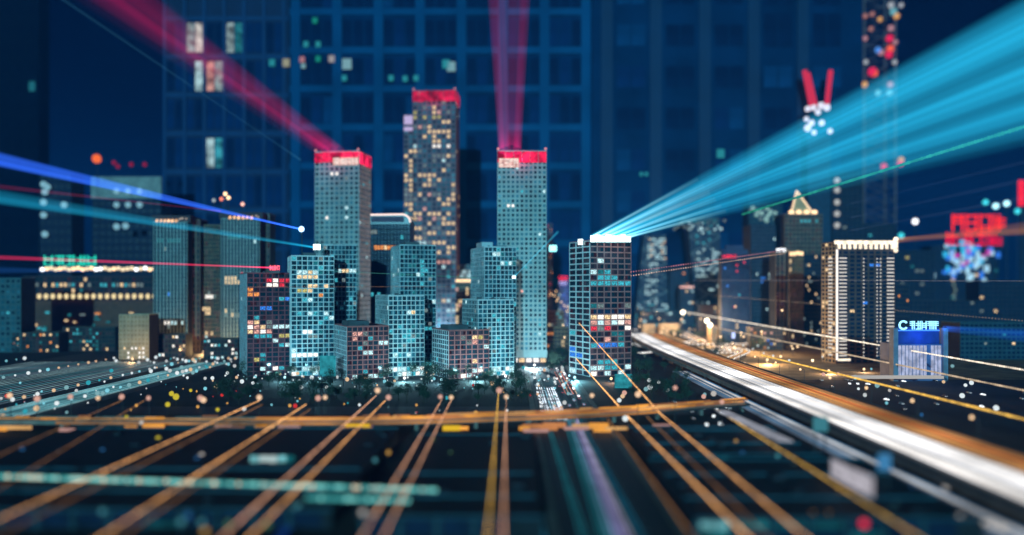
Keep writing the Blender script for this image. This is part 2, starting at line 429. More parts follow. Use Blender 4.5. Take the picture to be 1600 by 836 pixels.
B1 = tower('brown_tower', 'dark plum gridded tower with red reflections near its top, leftmost of the sharp gridded blocks', 386, 454.5, 427, 726, 24, 7, 7.3, xl=375, frame=FR_PLUM, frame_side=FR_DIM, glass=GLB,
   base_lit=0.4, lit=[(1,2,3,5,('rd','rd','wh'),.8), (1,1,6,6,'rd',1), (3,3,0,0,'or',1), (4,4,0,1,('or','wh'),1), (3,3,1,2,('rd','or'),.5), (5,5,6,6,'bl',1), (5,5,5,5,'ty',1), (7,7,2,3,'bl',1), (7,7,1,1,'bl',.7), (10,12,0,3,('pk','wh','dw','pk','wm'),.8),  # red cells near the top are LED reflections, put in as glowing windows
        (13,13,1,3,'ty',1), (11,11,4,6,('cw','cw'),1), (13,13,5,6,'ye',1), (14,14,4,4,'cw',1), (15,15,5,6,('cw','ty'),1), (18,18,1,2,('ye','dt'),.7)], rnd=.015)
roof_bits(*B1)
B2 = tower('gridded_tower', 'cyan gridded tower with yellow and white lit floors right of the plum tower', 455, 522, 400, 728, 20, 8, 7.2, xl=450, frame=FR_CYANS[2],
   base_lit=0.75, lit=[(3,3,1,4,('cw','cw','wm'),1), (4,4,1,4,'wm',1), (2,2,5,5,'ty',1), (6,6,2,4,'wm',.9), (6,6,6,6,'wm',1), (7,7,1,3,('wm','ye'),1), (8,9,2,3,('ty','cw'),.9), (8,8,5,5,'or',1), (12,12,1,4,('cw','ty'),.9), (12,13,6,7,('cw','ty'),.8), (14,14,5,5,'ty',1), (16,16,2,3,'wh',1),
        (17,17,2,5,('dw','ye'),.5), (21,21,0,4,'wh',1), (23,24,0,7,'dt',.3)], rnd=.06, keys=('dt','dw','dt','cw','ty'), roofbox=[(0.3,0.6,0.3,0.7,4)])
roof_bits(*B2)
B2b = tower('gridded_tower', 'taller cyan gridded tower tucked behind, with a white square lamp on its roof edge', 505, 557, 383, 775, 12, 9, 7.2, depth=36, frame=FR_CYANS[1], base_lit=0.6, lit=[(5,5,4,8,('wm','cw'),.9), (20,20,0,7,'ty',.6)], rnd=.06, keys=('dt','dw','dt','cw','ty'))
B4 = tower('brown_block', 'low brown gridded block with a roof house, between the two cyan gridded towers', 542, 607, 511, 700, 25, 8, 7.4, xl=522, frame=FR_BROWN, frame_side=FR_CYAN, glass=GLB,
   base_lit=0.3, lit=[(1,3,1,6,('pk','dw','pk'),.35), (2,2,4,4,'ty',1), (3,3,6,7,('cw','ty'),1), (5,5,3,5,'cw',.9), (4,4,2,2,'ty',1)], rnd=.01, roofbox=[(0.12,0.62,0.25,0.75,4.8)], cat='office block')
B5 = tower('gridded_block', 'cyan gridded block with a bright turquoise stair column, lower step beside the brown block', 607, 663, 462.5, 722, 22, 8, 7.3, xl=587, frame=FR_CYANS[2],
   base_lit=0.8, lit=[(6,20,2,2,('ty','ty','dt'),.6), (6,9,3,5,('dt','ty'),.4), (3,3,4,6,('cw','wm'),.7), (9,9,4,5,'ty',.9), (15,16,1,6,('cw','wh'),.8), (16,16,4,5,'wh',1)], rnd=.06, keys=('dt','dw','dt','cw','ty'), cat='office block')
B5b = tower('gridded_tower', 'upper cyan gridded tower rising behind the block with the turquoise stair column', 625, 681, 383, 765, 18, 9, 7.2, xl=611, frame=FR_CYANS[1],
   base_lit=0.6, lit=[(5,5,5,6,'ty',1), (6,6,4,5,'cw',1), (12,12,0,1,('ty','cw'),1), (18,18,4,7,('dt','ty'),.9), (2,9,5,5,'ty',.5), (36,40,6,8,'cw',.5)], rnd=.06, keys=('dt','dw','dt','cw','ty'), roofbox=[(0.2,0.6,0.2,0.7,4)])
B6 = tower('brown_block', 'low brown gridded block with a flat roof house in front of the stepped cyan tower', 701, 764, 517, 705, 25, 7, 7.4, xl=676, frame=FR_BROWN, frame_side=FR_CYAN, glass=GLB,
   base_lit=0.3, lit=[(1,3,2,5,('dw','pk','wm'),.3), (3,3,6,6,'cw',1), (6,6,4,4,'wm',1), (1,1,5,5,'ye',1)], rnd=.01, lit_side=[(5,9,0,2,('ty','cw'),.4)], roofbox=[(0.1,0.6,0.25,0.75,4.6)], cat='office block')
B7 = tower('gridded_block', 'cyan gridded lower step block left of the white panel tower', 747, 803, 469, 727, 22, 8, 7.2, xl=723, frame=FR_CYANS[2],
   base_lit=0.75, lit=[(3,3,3,6,'ty',.5), (9,9,5,6,('ty','cw'),.9), (6,6,2,3,('dw','ty'),.6), (13,13,1,1,'ty',1)], rnd=.06, keys=('dt','dw','dt','cw','ty'), cat='office block')
B7b = tower('gridded_tower', 'cyan gridded tower with roof plant, upper step left of the white panel tower', 757, 806.5, 386, 772, 16, 8, 7.2, xl=736, frame=FR_CYANS[0],
   lit=[(3,3,2,6,('ty','cw'),.5), (12,12,0,2,('ty','cw'),.6)], rnd=.06, keys=('dt','dw','dt','cw','ty'), roofbox=[(0.05,0.4,0.3,0.7,6), (0.5,0.9,0.4,0.8,3)])
roof_bits(*B7b)
B8 = tower('brown_tower', 'dark brown gridded tower under the blazing white cyan roof floodlight', 922, 986, 376, 722, 24, 6, 8.7, xl=890, frame=mat('dusky_brown_frame', (0.44, 0.17, 0.16), 0.7, var=.15), frame_side=FR_CYAN, glass=GLB, mw=.13, trf=.22,
   base_lit=0.45, lit=[(5,5,0,3,('cw','ty','dt'),.7), (6,6,0,3,('ty','cw'),.8), (7,7,0,5,'ty',1), (9,10,0,2,('rd','pk'),.25), (11,11,0,5,('dw','dt'),.6), (13,13,0,5,('wm','wh','wm'),1), (14,14,0,5,('wh','cw','pk'),1), (15,15,0,5,('pk','wh','rd','dw'),.8),
        (16,17,2,5,('pk','dt','dt'),.35), (18,18,0,4,('bl','ty'),.7), (21,21,1,3,'ty',.7)], rnd=.02, lit_side=[(17,20,0,1,('ty','bl'),.5)], ns=3)

for b_ in (B2b, B4, B5, B5b, B6, B7, B8): roof_bits(*b_)
# white panel towers with punched windows
T1 = tower('panel_tower', 'pale panel tower with punched windows and red crown, left of the tallest tower', 492, 561, 238, 1010, -9, 9, 7.6, xr2=579, frame=PANEL, frame_side=mat('pale_rose_panel', (0.60, 0.44, 0.46), .75), mw=.42, trf=.42, split=False,
   lit=[(13,13,2,2,'wh',1), (13,13,6,6,'cw',1), (26,26,0,3,'cw',.6), (4,4,2,5,'wh',.3)], rnd=.012, rnd_side=.05, dep=.5)
T3 = tower('panel_tower', 'pale panel tower with punched windows and red crown, right of the tallest tower', 777, 854, 236, 860, 0, 11, 7.5, depth=40, ybase=553, frame=PANEL, mw=.42, trf=.42, split=False, zgrid=13,
   lit=[(11,11,2,3,'wh',1), (17,17,9,10,'cw',.8), (29,29,2,5,('cw','cw','pk'),.7), (40,40,2,3,'rd',.5), (26,26,1,3,'ty',.7), (22,22,2,2,'ty',1)], rnd=.014, dep=.5)
T2 = tower('panel_tower', 'tallest tower in the middle, rosy crown and a scatter of warm lit windows', 645, 712, 142, 1200, -3, 9, 7.6, xr2=717, frame=PANEL_T2, mw=.36, trf=.38, split=False,
   lit=[(6,8,0,7,'wm',.45), (4,5,0,5,'ye',.3), (10,11,4,7,('wm','wh'),.7), (13,13,5,6,'dw',.8), (17,18,1,4,'wm',.5), (22,23,5,8,('wm','dw'),.5), (25,34,0,8,('wm','wm','dw'),.38), (35,35,3,8,'pk',.6), (31,31,1,2,'cw',1), (2,30,0,8,('pk','wm','dw'),.13), (36,60,0,8,('ty','cw','dt'),.22)], rnd=.09, keys=('wm','dw','cw'), dep=.5)
rt, C, u, v, W, D, H = T2
sg = tower('panel_tower', 'narrow wing with a pale violet lit top hugging the left side of the tallest tower', 631, 645.5, 180, 1196, -3, 2, 7.6, depth=26, frame=PANEL_T2, mw=.36, trf=.38, split=False, lit=[(7,24,0,1,('wm','dw'),.7)], rnd=.04, cat='tower wing')
E_VIO = emis('violet_sign', (0.75, 0.62, 1.0), 0.75)
up = Vector((0,0,1))
rt_, C_, u_, v_, W_, D_, H_ = sg
for a, b in ((1, 14), (18, 24)):
    MB().box(C_ + u_*0.5 - v_*1.0 + up*(H_-b), u_*(W_-1), -v_*0.6, up*(b-a)).build('light_panel', E_VIO, rt_)
E_CROWN = emis('crown_red', (1.0, 0.02, 0.095), 0.95, 0.75, 0.09)
E_CROWNW = emis('crown_white', (1.0, 0.82, 0.74), 1.05, 0.15, 0.3)
def crown(T, h, nseg, sgn0, sgn1, sgnz, sgnh, side=False, gap=0.0, dim=None):
    rt, C, u, v, W, D, H = T
    for i in range(nseg):
        MB().box(C + u*(W*i/nseg + .25) - v*0.62 + up*(H - h*R(.93, 1.0)), u*(W/nseg - .5), -v*0.5, up*(h*.92)).build('crown_panel', dim or E_CROWN, rt)
    if side:
        for i in range(3): MB().box(C + u*(W+.55) + v*(D*i/3 + .3) + up*(H-h*1.1), u*0.5, v*(D/3-.6), up*(h*1.05)).build('crown_panel', dim or E_CROWN, rt)
    if sgnh:
        pl = MB().box(C + u*(W*sgn0) - v*1.4 + up*(H-sgnz-sgnh), u*(W*(sgn1-sgn0)), -v*0.5, up*sgnh).build('sign_board', emis('sign_glow_back', (1.0, .52, .46), .75, .3, .3), rt)
        sign_glyphs(rt, C + u*(W*(sgn0+.01)) - v*1.95 + up*(H-sgnz-sgnh+.4), u, W*(sgn1-sgn0-.02), sgnh-.8, 4, E_CROWNW, dep=.5)
    lamp_light(rt, C + u*W*.5 - v*9 + up*(H-h*.6) - wloc(rt), (1,.03,.12), 9000*(W/45))
    for f_ in (0.02, .98):
        MB().ball(C + u*(W*f_) + up*(H+2.4), 1.6).build('corner_lamp', emis('rose_corner_lamp', (.9, .35, .4), .8), rt)
crown(T1, 14, 6, .42, 1.0, 8, 9.5, True)
crown(T3, 13, 6, .03, .44, 8, 10)
crown(T2, 17, 7, 0, 0, 0, 0, True, dim=emis('crown_rose', (0.9, 0.018, 0.09), 0.65, 0.7, .07))
# podium of the right panel tower
rt, C, u, v, W, D, H = T3
pb = MB(); pb.box(C + u*(-.6) - v*0.65 + up*5.5, u*(W+1.2), -v*0.6, up*8.2); pb.build('podium_wall', PANEL, rt)
for i in range(7): MB().box(C + u*(W*(i+.1)/7) - v*.6 + up*.6, u*(W/7*.8), -v*.4, up*4.4).build('lobby_window', LIT['wh'] if i in (1,2,4,5) else LIT['wm'], rt)

# dark rounded-top tower between
YD = 900
rt = thing('dark_tower', 'black glass tower with rounded top edge outlined in pale pink light', 'tower', (P(581, 0, YD).x, YD, 0))
x0, x1 = P(579, 0, YD).x, P(641, 0, YD).x; H = P(0, 335, YD).z
b = MB(); n = 8; rr = 9.0; pts = [(x0, 0)]
pts += [(x0, H-.5)] + [(x1 - rr + rr*math.sin(math.pi/2*i/n), H - rr + rr*math.cos(math.pi/2*i/n)) for i in range(n+1)] + [(x1, 0)]
kf = len(pts)
b.v = [Vector((x, YD, z)) for x, z in pts] + [Vector((x, YD+40, z)) for x, z in pts]
b.f = [tuple(range(kf)), tuple(reversed(range(kf, 2*kf)))] + [(i, i+kf, (i+1) % kf + kf, (i+1) % kf) for i in range(kf)]; b.m = [0]*len(b.f)
b.build('wall', mat('black_glass', (0.004, 0.010, 0.02), .3), rt)
lo = MB()
for i in range(1, n+2):
    a, c = pts[i], pts[i+1]
    lo.tube((a[0], YD-.6, a[1]), (c[0], YD-.6, c[1]), 1.1, 1.1, 6)
lo.build('light_line', emis('pale_pink_line', (1.0, .78, .72), 1.3), rt)
MB().box((x0+1, YD-.5, H-8.5), (x1-x0-8,0,0), (0,.4,0), (0,0,6)).build('top_band', mat('dull_violet_band', (.10,.07,.12)), rt)
fr, pa = MB(), MB()
wall_grid(rt, Vector((x0, YD, 0)), Vector((1,0,0)), Vector((0,-1,0)), x1-x0, 0, H-11, 12, 26, .12, .2, fr, pa, .35, GLN, runs(12, 26, [(4,4,1,9,('or','wm','or'),.75), (5,5,6,8,'or',.5), (1,1,0,1,'dw',1), (13,13,0,3,'ty',.4)], .012, ('dw','ty')))
fr.build('facade_frame', mat('black_frame', (.006,.012,.022)), rt, 'stuff'); pa.build('window_panes', GLN, rt, 'stuff')

# warm old block seen in the gap at x 715..735
g = tower('city_block', 'small warm block with a golden cornice glimpsed between the tallest tower and the stepped tower', 712, 740, 436, 1150, 0, 7, 6.5, depth=30, frame=TAN, glass=GLB, lit=[(2,12,0,6,('wm','pk'),.25)], rnd=.02, cat='office block')
rt, C, u, v, W, D, H = g
MB().box(C - v*.6 + up*(H-4), u*W, -v*.6, up*3).build('cornice_light', E_WARM, rt)
g = tower('city_block', 'cool lit block behind the small warm block in the gap between towers', 716, 738, 415, 1300, 0, 6, 6.5, depth=30, frame=FR_DIM, lit=[(1,3,0,5,('cw','dw'),.6)], rnd=.03, cat='office block')

# ------------------------------------------------------------------ gap street, right of the white panel tower
for lab, xc, xr, yt, Yd, fm, keys, rn in (
   ('violet lit block under the small red and blue sign in the narrow street gap', 873, 889, 446, 1400, mat('violet_wall', (.20,.16,.45)), ('bl','cw','dt'), .25),
   ('dark slab tower edge with red lamps just right of the white panel tower', 855, 863, 350, 1330, mat('dusk_wall', (.10,.09,.14)), ('rd','or','dw'), .12),
   ('low brown street block with amber windows in the narrow street gap', 856, 882, 487, 1200, mat('brown_wall', (.30,.17,.09)), ('wm','dw','ty'), .12),
   ('broad brown low block nearest the trees in the narrow street gap', 854, 888, 512, 1080, mat('brown_wall', (.30,.17,.09)), ('wm','or'), .1)):
    g = tower('city_block', lab, xc, xr, yt, Yd, 0, 6, 6, depth=26, frame=fm, glass=GLN, rnd=rn, keys=keys, mw=.3, trf=.4, cat='office block')
    if xc == 873:
        rt, C, u, v, W, D, H = g
        sign_glyphs(rt, C + up*(H+9) - v*.5, u, W*.9, 7, 4, E_RED, dep=.5)
        sign_glyphs(rt, C + up*(H+1) - v*.5, u, W*.8, 6, 4, emis('lilac_lamp', (.55,.5,1), 1.6), dep=.5)

# ------------------------------------------------------------------ left: paired ribbed towers
RIB = mat('pale_rib', (0.29, 0.37, 0.35), .7, var=.15); RIBG = mat('gold_rib', (.26,.19,.10), .7)
L1 = tower('ribbed_tower', 'ribbed teal tower with a row of golden crown lights, left one of the pair', 240, 293, 347, 980, 4, 10, 6.4, xr2=None, xl=None, depth=46, frame=RIB, glass=GLN, mw=.4, trf=.10, dep=.9, split=False,
    lit=[(4,4,1,8,'dt',.7), (17,17,4,4,'bl',1), (24,24,2,9,('cw','wh'),.5), (9,9,3,6,'ye',.3)], rnd=.008, keys=('cw','dw'))
L1s = tower('ribbed_tower', 'dark gold edged slab wing joining the two ribbed towers, with white lit floors', 312, 346, 352, 1010, 4, 8, 6.4, depth=40, frame=RIBG, glass=GLB, mw=.22, trf=.1, split=False,
    lit=[(17,17,0,4,'wh',.6), (20,21,0,3,'wm',.5), (32,32,0,7,'wh',.9), (26,30,2,5,('wm','dw'),.3)], rnd=.02, keys=('wm','dw','cw'))
L1c = tower('ribbed_tower', 'plain dark bronze side slab right of the left ribbed tower', 293.5, 313, 343, 1000, 4, 3, 9, depth=30, frame=mat('bronze_wall', (.12,.09,.07)), glass=GLB, mw=.5, trf=.2, split=False, rnd=.0)
L2 = tower('ribbed_tower', 'ribbed teal tower with golden crown lights, right one of the pair, behind the plum tower', 345.5, 406, 342, 978, 4, 12, 6.4, depth=46, frame=RIB, glass=GLN, mw=.4, trf=.10, dep=.9, split=False,
    lit=[(4,4,2,5,'dt',1), (14,15,1,4,'wm',.8), (13,14,5,6,'rd',.5), (20,20,6,9,('wh','rd'),.6), (22,23,0,12,('wm','dw'),.3)], rnd=.012, keys=('cw','wm'))
L2c = tower('ribbed_tower', 'plain dark bronze side slab right of the right ribbed tower', 406.5, 422, 334, 1000, 4, 3, 9, depth=30, frame=mat('bronze_wall', (.12,.09,.07)), glass=GLB, mw=.5, trf=.2, split=False, rnd=.0)
E_CGOLD = emis('crown_gold', (1.0, .55, .28), 1.3, .4, .15)
for T, f0, f1 in ((L1, .05, .72), (L2, .18, .85)):
    rt, C, u, v, W, D, H = T
    MB().box(C - u*3 + v*2 + up*(H-.3), u*(W+6), v*(D-4), up*9).build('roof_house', mat('roof_plum', (.06,.04,.05)), rt)
    for i in range(6):
        p = C + u*(W*(f0 + (f1-f0)*i/6)) + v*1.2 + up*(H+1)
        MB().ball(p + u*2, 2.0, sz=1.5).build('crown_lamp', E_CGOLD, rt)
    for i in range(5):
        MB().ball(C + u*(W*(.75+.05*i)) + v*1.2 + up*(H+R(-.5, 5)), 1.1).build('crown_lamp', emis('dull_crown', (.7,.6,.5), .7), rt)
for x, y, m in ((352,303,E_WARM), (357,309,E_WARM), (346,311,emis('coral_lamp', (1,.25,.15), 1.3)), (379,319,E_PINK), (334,313,emis('grey_lamp', (.4,.5,.55), .8))):
    rt, C, u, v, W, D, H = L2
    p = P(x, y, 1002); b = MB(); b.tube((p.x, p.y, H+8), p, .4); b.build('lamp_post', STEEL, rt); MB().ball(p, 2.6).build('roof_lamp', m, rt)

# left band building with two rows of lamps
YA = 1150
g = tower('mall_block', 'long low dark block with a row of warm lanterns under a teal roof sign', 36, 250, 432, YA, 0, 34, 9, depth=50, frame=mat('mall_wall', (.035,.022,.03)), glass=GLB, mw=.3, trf=.35, split=False,
   lit=[(1,1,2,30,('dw','wm','ty'),.45), (8,10,12,26,('dt','ty'),.4), (11,11,0,33,'or',.08), (6,6,14,30,'dt',.3)], rnd=.02, keys=('wm','dt','or'), cat='shopping block')
rt, C, u, v, W, D, H = g
for i in range(20):
    p = P(40 + 10.6*i, 463, YA-3); MB().ball(p, 3.0, sz=1.35).build('lantern', emis('lantern_cream', (1.0, .80, .42), 1.05), rt)
MB().box(P(36, 470, YA-1.2), (W,0,0), (0,.9,0), (0,0,-70)).build('brown_front', mat('mall_brown', (.14,.05,.03)), rt)
for i in range(26):
    p = P(66 + 7*i, 421 - (i % 3), YA-2); MB().ball(p, 3.2, sz=.9).build('roof_lamp', random.choice([E_WARM, E_WHITE, emis('cream_lamp', (1,.8,.5), 1.3)]), rt)
sign_glyphs(rt, P(68, 415, YA-2), Vector((1,0,0)), 84*YA/FPX, 15, 5, emis('teal_sign', (.02,.75,.55), 1.1), dep=.8)
for i in range(46):
    x, y = R(40, 232), R(490, 545); p = P(x, y, YA-4)
    MB().box(p, (R(3,9),0,0), (0,.5,0), (0,0,R(2,4.5))).build('lit_window', random.choice([LIT['dt'], LIT['ty'], LIT['or'], LIT['wm'], LIT['dw']]), rt)
g = tower('stone_block', 'small floodlit tan block with a warm glowing base left of the ribbed towers', 186, 233, 492, 900, 0, 8, 7, depth=24, frame=TAN, glass=[mat('warm_glass', (.3,.2,.1)), mat('warm_glass', (0,0,0))], gw=(1,1), mw=.45, trf=.5, split=False, rnd=0, lit=[(7,9,1,6,('wh','wm'),.6)], cat='office block')
flood_tan = g
for lab, xc, xr, yt, Yd, kk in (
   ('low dark shop row with orange windows below the lantern lights at far left', 20, 92, 520, 1000, ('or','wm','dt')),
   ('low brown shop row with teal windows left of the floodlit tan block', 98, 180, 512, 1020, ('dt','ty','wm')),
   ('low dark block with white windows at the foot of the left ribbed tower', 236, 290, 523, 930, ('cw','wh','wm')),
   ('low dark block with teal and white windows between the ribbed towers and the plum tower', 318, 372, 530, 900, ('cw','ty','wh'))):
    tower('shop_row', lab, xc, xr, yt, Yd, 0, max(7, int((xr-xc)/5)), 6.5, depth=20, frame=mat('shop_wall', (.05,.035,.03)), glass=GLB, mw=.3, trf=.4, split=False, rnd=.3, keys=kk, cat='shops')
# hazy dark blocks at the far left
g = tower('dark_block', 'dark navy block under the long pale roof board, left of the ribbed towers', 144, 252, 312, 1400, 0, 10, 12, depth=40, frame=NAVY, glass=[mat('navy_black_glass', (.004,.010,.028), .4), mat('navy_black_glass', (0,0,0))], gw=(1,1), mw=.4, trf=.5, split=False, rnd=.0, cat='office block')
rt, C, u, v, W, D, H = g
bb = MB().box(P(142, 310, 1398), (110*1398/FPX,0,0), (0,2,0), (0,0,34*1398/FPX)).build('roof_board', mat('pale_board', (.30,.30,.28), .7), rt)
for i in range(3):
    for j, y in enumerate((297, 320)):
        MB().ball(P(182+18*i, y+ (0 if j else 2), 1394), 5.2).build('round_lamp', emis('soft_cyan_lamp', (.25,.55,.68), .85), rt)
p = P(151, 248, 1394); b = MB(); b.tube((p.x, p.y+5, H), p, .5); b.build('mast', STEEL, rt); MB().ball(p, 8).build('beacon', emis('orange_beacon', (1,.16,.03), 1.1), rt)
for x, y in ((178,254), (184,260), (205,257), (226,257)):
    MB().ball(P(x, y, 1394), 4).build('beacon', emis('dull_red_beacon', (.5,.02,.08), .5), rt)
g = tower('dark_block', 'tall near black tower cut by the frame edge at far left', -60, 60, -30, 1700, 0, 6, 30, depth=40, frame=mat('black_navy_wall', (.001,.004,.012), spec=.05), glass=[mat('black_navy_glass', (.001,.003,.009), .9, spec=.05), mat('black_navy_glass', (0,0,0))], gw=(1,1), mw=.5, trf=.5, split=False, rnd=0, cat='office block',
   lit=[(5,5,5,5,'dt',1)])
g = tower('dark_block', 'slim navy block with round cyan lamps behind the blue beam at left', 62, 112, 270, 1350, 0, 5, 14, depth=40, frame=NAVY, glass=[mat('navy_black_glass', (.004,.010,.028), .4), mat('navy_black_glass', (0,0,0))], gw=(1,1), mw=.4, trf=.5, split=False, rnd=0, cat='office block')
for x, y in ((68,288), (74,292), (70,300), (68,316), (100,320), (68,336), (70,366), (182,354), (196,353)):
    MB().ball(P(x, y, 1342), 5.5).build('round_lamp', emis('soft_cyan_lamp', (0,0,0)), g[0])
g = tower('panel_tower', 'dim teal tower slab at the left frame edge beside the long low block', -40, 33, 435, 1000, 0, 9, 8, depth=30, frame=mat('teal_grey_wall', (.05,.12,.14)), mw=.4, trf=.5, split=False, rnd=.03, keys=('dt','ty'), cat='office block')

# ------------------------------------------------------------------ right: leaning towers, glass towers, gold-topped towers
def leaning(label, pb, pt, Y, dep, fm, nr, nc, lit, rnd, seed):
    """a tower whose outline leans: pb = left/right columns at its base row, pt = left/right columns and row of its top"""
    random.seed(seed)
    zb, zt = 0.0, P(0, pt[2], Y).z
    bl_, br_ = P(pb[0], HZ, Y), P(pb[1], HZ, Y); tl_, tr_ = P(pt[0], HZ, Y), P(pt[1], HZ, Y)
    rt = thing('leaning_tower', label, 'tower', (bl_.x, Y, 0))
    def at(s, t, d=0.0):
        xl = bl_.x + (tl_.x-bl_.x)*t; xr = br_.x + (tr_.x-br_.x)*t
        return Vector((xl + (xr-xl)*s, Y+d, zb + (zt-zb)*t))
    b = MB(); b.v = [at(0,0), at(1,0), at(1,1), at(0,1), at(0,0,dep), at(1,0,dep), at(1,1,dep), at(0,1,dep)]
    b.f = [(0,1,2,3), (5,4,7,6), (4,0,3,7), (1,5,6,2), (3,2,6,7), (4,5,1,0)]; b.m = [0]*6
    b.build('wall', fm, rt)
    d = MB(); nd = 7
    for i in range(nd):      # crossing diagonal braces
        for s0, s1 in ((0, 1), (1, 0)):
            d.tube(at(s0, i/nd, -.4), at(s1, (i+1)/nd, -.4), .8, .8, 4)
    d.build('diagonal_brace', mat('pale_brace', (.16,.24,.28)), rt, 'stuff')
    p = MB()
    for j in range(nr):
        for i in range(nc):
            if random.random() < .8: p.quad(at((i+.1)/nc, (j+.15)/nr, -.2), at((i+.9)/nc, (j+.15)/nr, -.2), at((i+.9)/nc, (j+.75)/nr, -.2), at((i+.1)/nc, (j+.75)/nr, -.2), random.choice((0,1)))
    p.build('window_panes', GLN[:2], rt, 'stuff')
    for (r0, r1, c0_, c1_, ks, pr) in lit:
        for j in range(r0, r1+1):
            for i in range(c0_, c1_+1):
                if random.random() < pr:
                    jj = nr-1-j; a = at((i+.1)/nc, (jj+.15)/nr, -.6); c = at((i+.9)/nc, (jj+.65)/nr, -.6)
                    MB().box((a.x, a.y, a.z), (c.x-a.x,0,0), (0,.35,0), (0,0,c.z-a.z)).build('lit_window', LIT[random.choice(ks)], rt)
    random.seed(seed+99)
    return rt
WNAVY = mat('slate_navy_wall', (.03,.055,.10), .6)
leaning('leaning diagrid tower with many small white windows just right of the brown floodlit tower', (990, 1046), (1006, 1040, 367), 1420, 40, WNAVY, 36, 9, [(1,8,2,8,('cw','cw','wm'),.6), (9,24,2,5,('cw','cw','dw'),.6), (25,33,0,8,('cw','dw','ty'),.5)], .0, 3)
r2 = leaning('leaning diagrid tower with broad rows of white windows, left of the red lettered glass tower', (1092, 1132), (1074, 1124, 345), 1400, 44, WNAVY, 34, 10, [(0,2,0,9,('cw','dw'),.4), (3,6,2,7,('ty','cw'),.2), (8,9,2,9,('cw','dw'),.5), (10,16,1,9,('cw','cw','dw'),.62), (19,20,5,9,('cw',),.5), (24,30,0,9,('cw','ty','dw'),.3)], 0, 5)
MB().box(P(1064, 348, 1399), (60*1.12,0,0), (0,30,0), (0,0,9)).build('top_bridge', mat('bridge_navy', (.05,.09,.12)), r2)
for i in range(16): MB().box(P(1052+5.2*i, 346 + R(0, 14), 1397), (4.5,0,0), (0,.6,0), (0,0,4)).build('lit_window', random.choice([LIT['dw'], LIT['dt'], LIT['cw']]), r2)
g = tower('city_block', 'long low base block joining the two leaning towers', 1000, 1130, 487, 1380, 0, 26, 6.5, depth=30, frame=mat('slate_wall', (.05,.06,.08)), glass=GLN, mw=.2, trf=.4, split=False, rnd=.22, keys=('dw','ty','cw'), cat='office block')

def text(root, body, o, w_, h, m, dep=.25):
    c = bpy.data.curves.new('sign_text', 'FONT'); c.body = body; c.extrude = dep; c.size = h; c.align_x = 'LEFT'
    ob = bpy.data.objects.new('sign_text', c); COL.objects.link(ob); c.materials.append(m)
    ob.parent = root; ob.location = Vector(o) - wloc(root); ob.rotation_euler = (math.radians(90), 0, 0)
    bpy.context.view_layer.update()
    dgr = bpy.context.evaluated_depsgraph_get(); me = bpy.data.meshes.new_from_object(ob.evaluated_get(dgr))
    o2 = bpy.data.objects.new('lettering', me); COL.objects.link(o2); o2.parent = root; o2.location = ob.location; o2.rotation_euler = ob.rotation_euler
    k = w_/max(.01, ob.dimensions.x); o2.scale = (k, k, k); bpy.data.objects.remove(ob)
    if not me.materials: me.materials.append(m)
    return o2
g = tower('glass_tower', 'navy glass tower with red Chinese lettering along its top', 1127, 1172, 398, 1150, 6, 12, 4.6, depth=12, frame=mat('navy_mullion', (.035,.06,.14)), glass=GLN, mw=.12, trf=.3, split=False, rnd=.05, keys=('ty','wm','rd','bl','dw'),
   lit=[(3,5,6,7,'rd',.4), (26,34,2,4,('wm','pk','dw'),.25), (34,40,0,11,('pk','wm','bl','ty'),.2)], roofbox=[(0.05,.95,.1,.8,8), (.2,.8,.2,.7,14)])
rt, C, u, v, W, D, H = g
text(rt, '中国恒天', C + up*(H-4.6) - v*1.2 + u*1.2, 20, 4.6, E_RED)
g = tower('flat_block', 'dark navy apartment tower with a few bluish white windows right of the lettered glass tower', 1173, 1212, 352, 1180, 0, 10, 6.2, depth=40, frame=mat('navy_concrete', (.035,.055,.09)), glass=GLN, mw=.35, trf=.4, split=False, rnd=.03, keys=('cw','bl','dw'), lit=[(12,14,3,8,('bl','cw'),.4)], cat='apartment tower')
g = tower('ribbed_tower', 'slim dark tower with gold vertical ribs and a bright gold top band', 1233, 1255, 392, 1100, 4, 6, 6.6, depth=22, frame=RIBG, glass=GLB, mw=.3, trf=.08, dep=.7, split=False, rnd=.01, keys=('wm',), cat='tower')
rt, C, u, v, W, D, H = g
for i in range(6): MB().box(C + u*(W*(i+.1)/6) - v*1.0 + up*(H-R(5,8)), u*(W/6*.7), -v*.5, up*5).build('crown_lamp', E_WARM, rt)
g = tower('ribbed_tower', 'slim dark tower with a small white roof sign and pale brown edges', 1212, 1232, 394, 1110, 4, 3, 7, depth=22, frame=mat('pale_brown_edge', (.24,.18,.14)), glass=GLB, mw=.28, trf=.06, dep=.7, split=False, rnd=.01, keys=('wm',), cat='tower')
rt, C, u, v, W, D, H = g
sign_glyphs(rt, C + up*(H+.8), u, W*.85, 4.5, 3, E_WHITE, dep=.5)
g = tower('pyramid_tower', 'brown stone tower with a glowing golden pyramid roof and teal lit band', 1226, 1285, 335, 1160, 0, 10, 7, depth=46, frame=mat('umber_wall', (.17,.115,.09)), glass=GLB, mw=.4, trf=.4, split=False, rnd=.015, keys=('wm','dw'), lit=[(1,1,4,8,'ty',.7)], cat='tower')
rt, C, u, v, W, D, H = g
a, b_ = C + u*W*.2 + v*6 + up*H, u*W*.62; cen = C + u*W*.42 + v*16 + up*(H+36)
pm = MB(); q0, q1, q2, q3 = a, a+b_, a+b_+v*22, a+v*22
pm.v = [q0, q1, q2, q3, cen]; pm.f = [(0,1,4), (1,2,4), (2,3,4), (3,0,4), (3,2,1,0)]; pm.m = [0]*5
pm.build('pyramid_roof', mat('gilded_roof', (.55,.42,.25), .4), rt)
for f_ in (0, .33, .66, 1): MB().ball(a + b_*f_ - v*2 + up*3, 4).build('roof_lamp', E_WARM, rt)
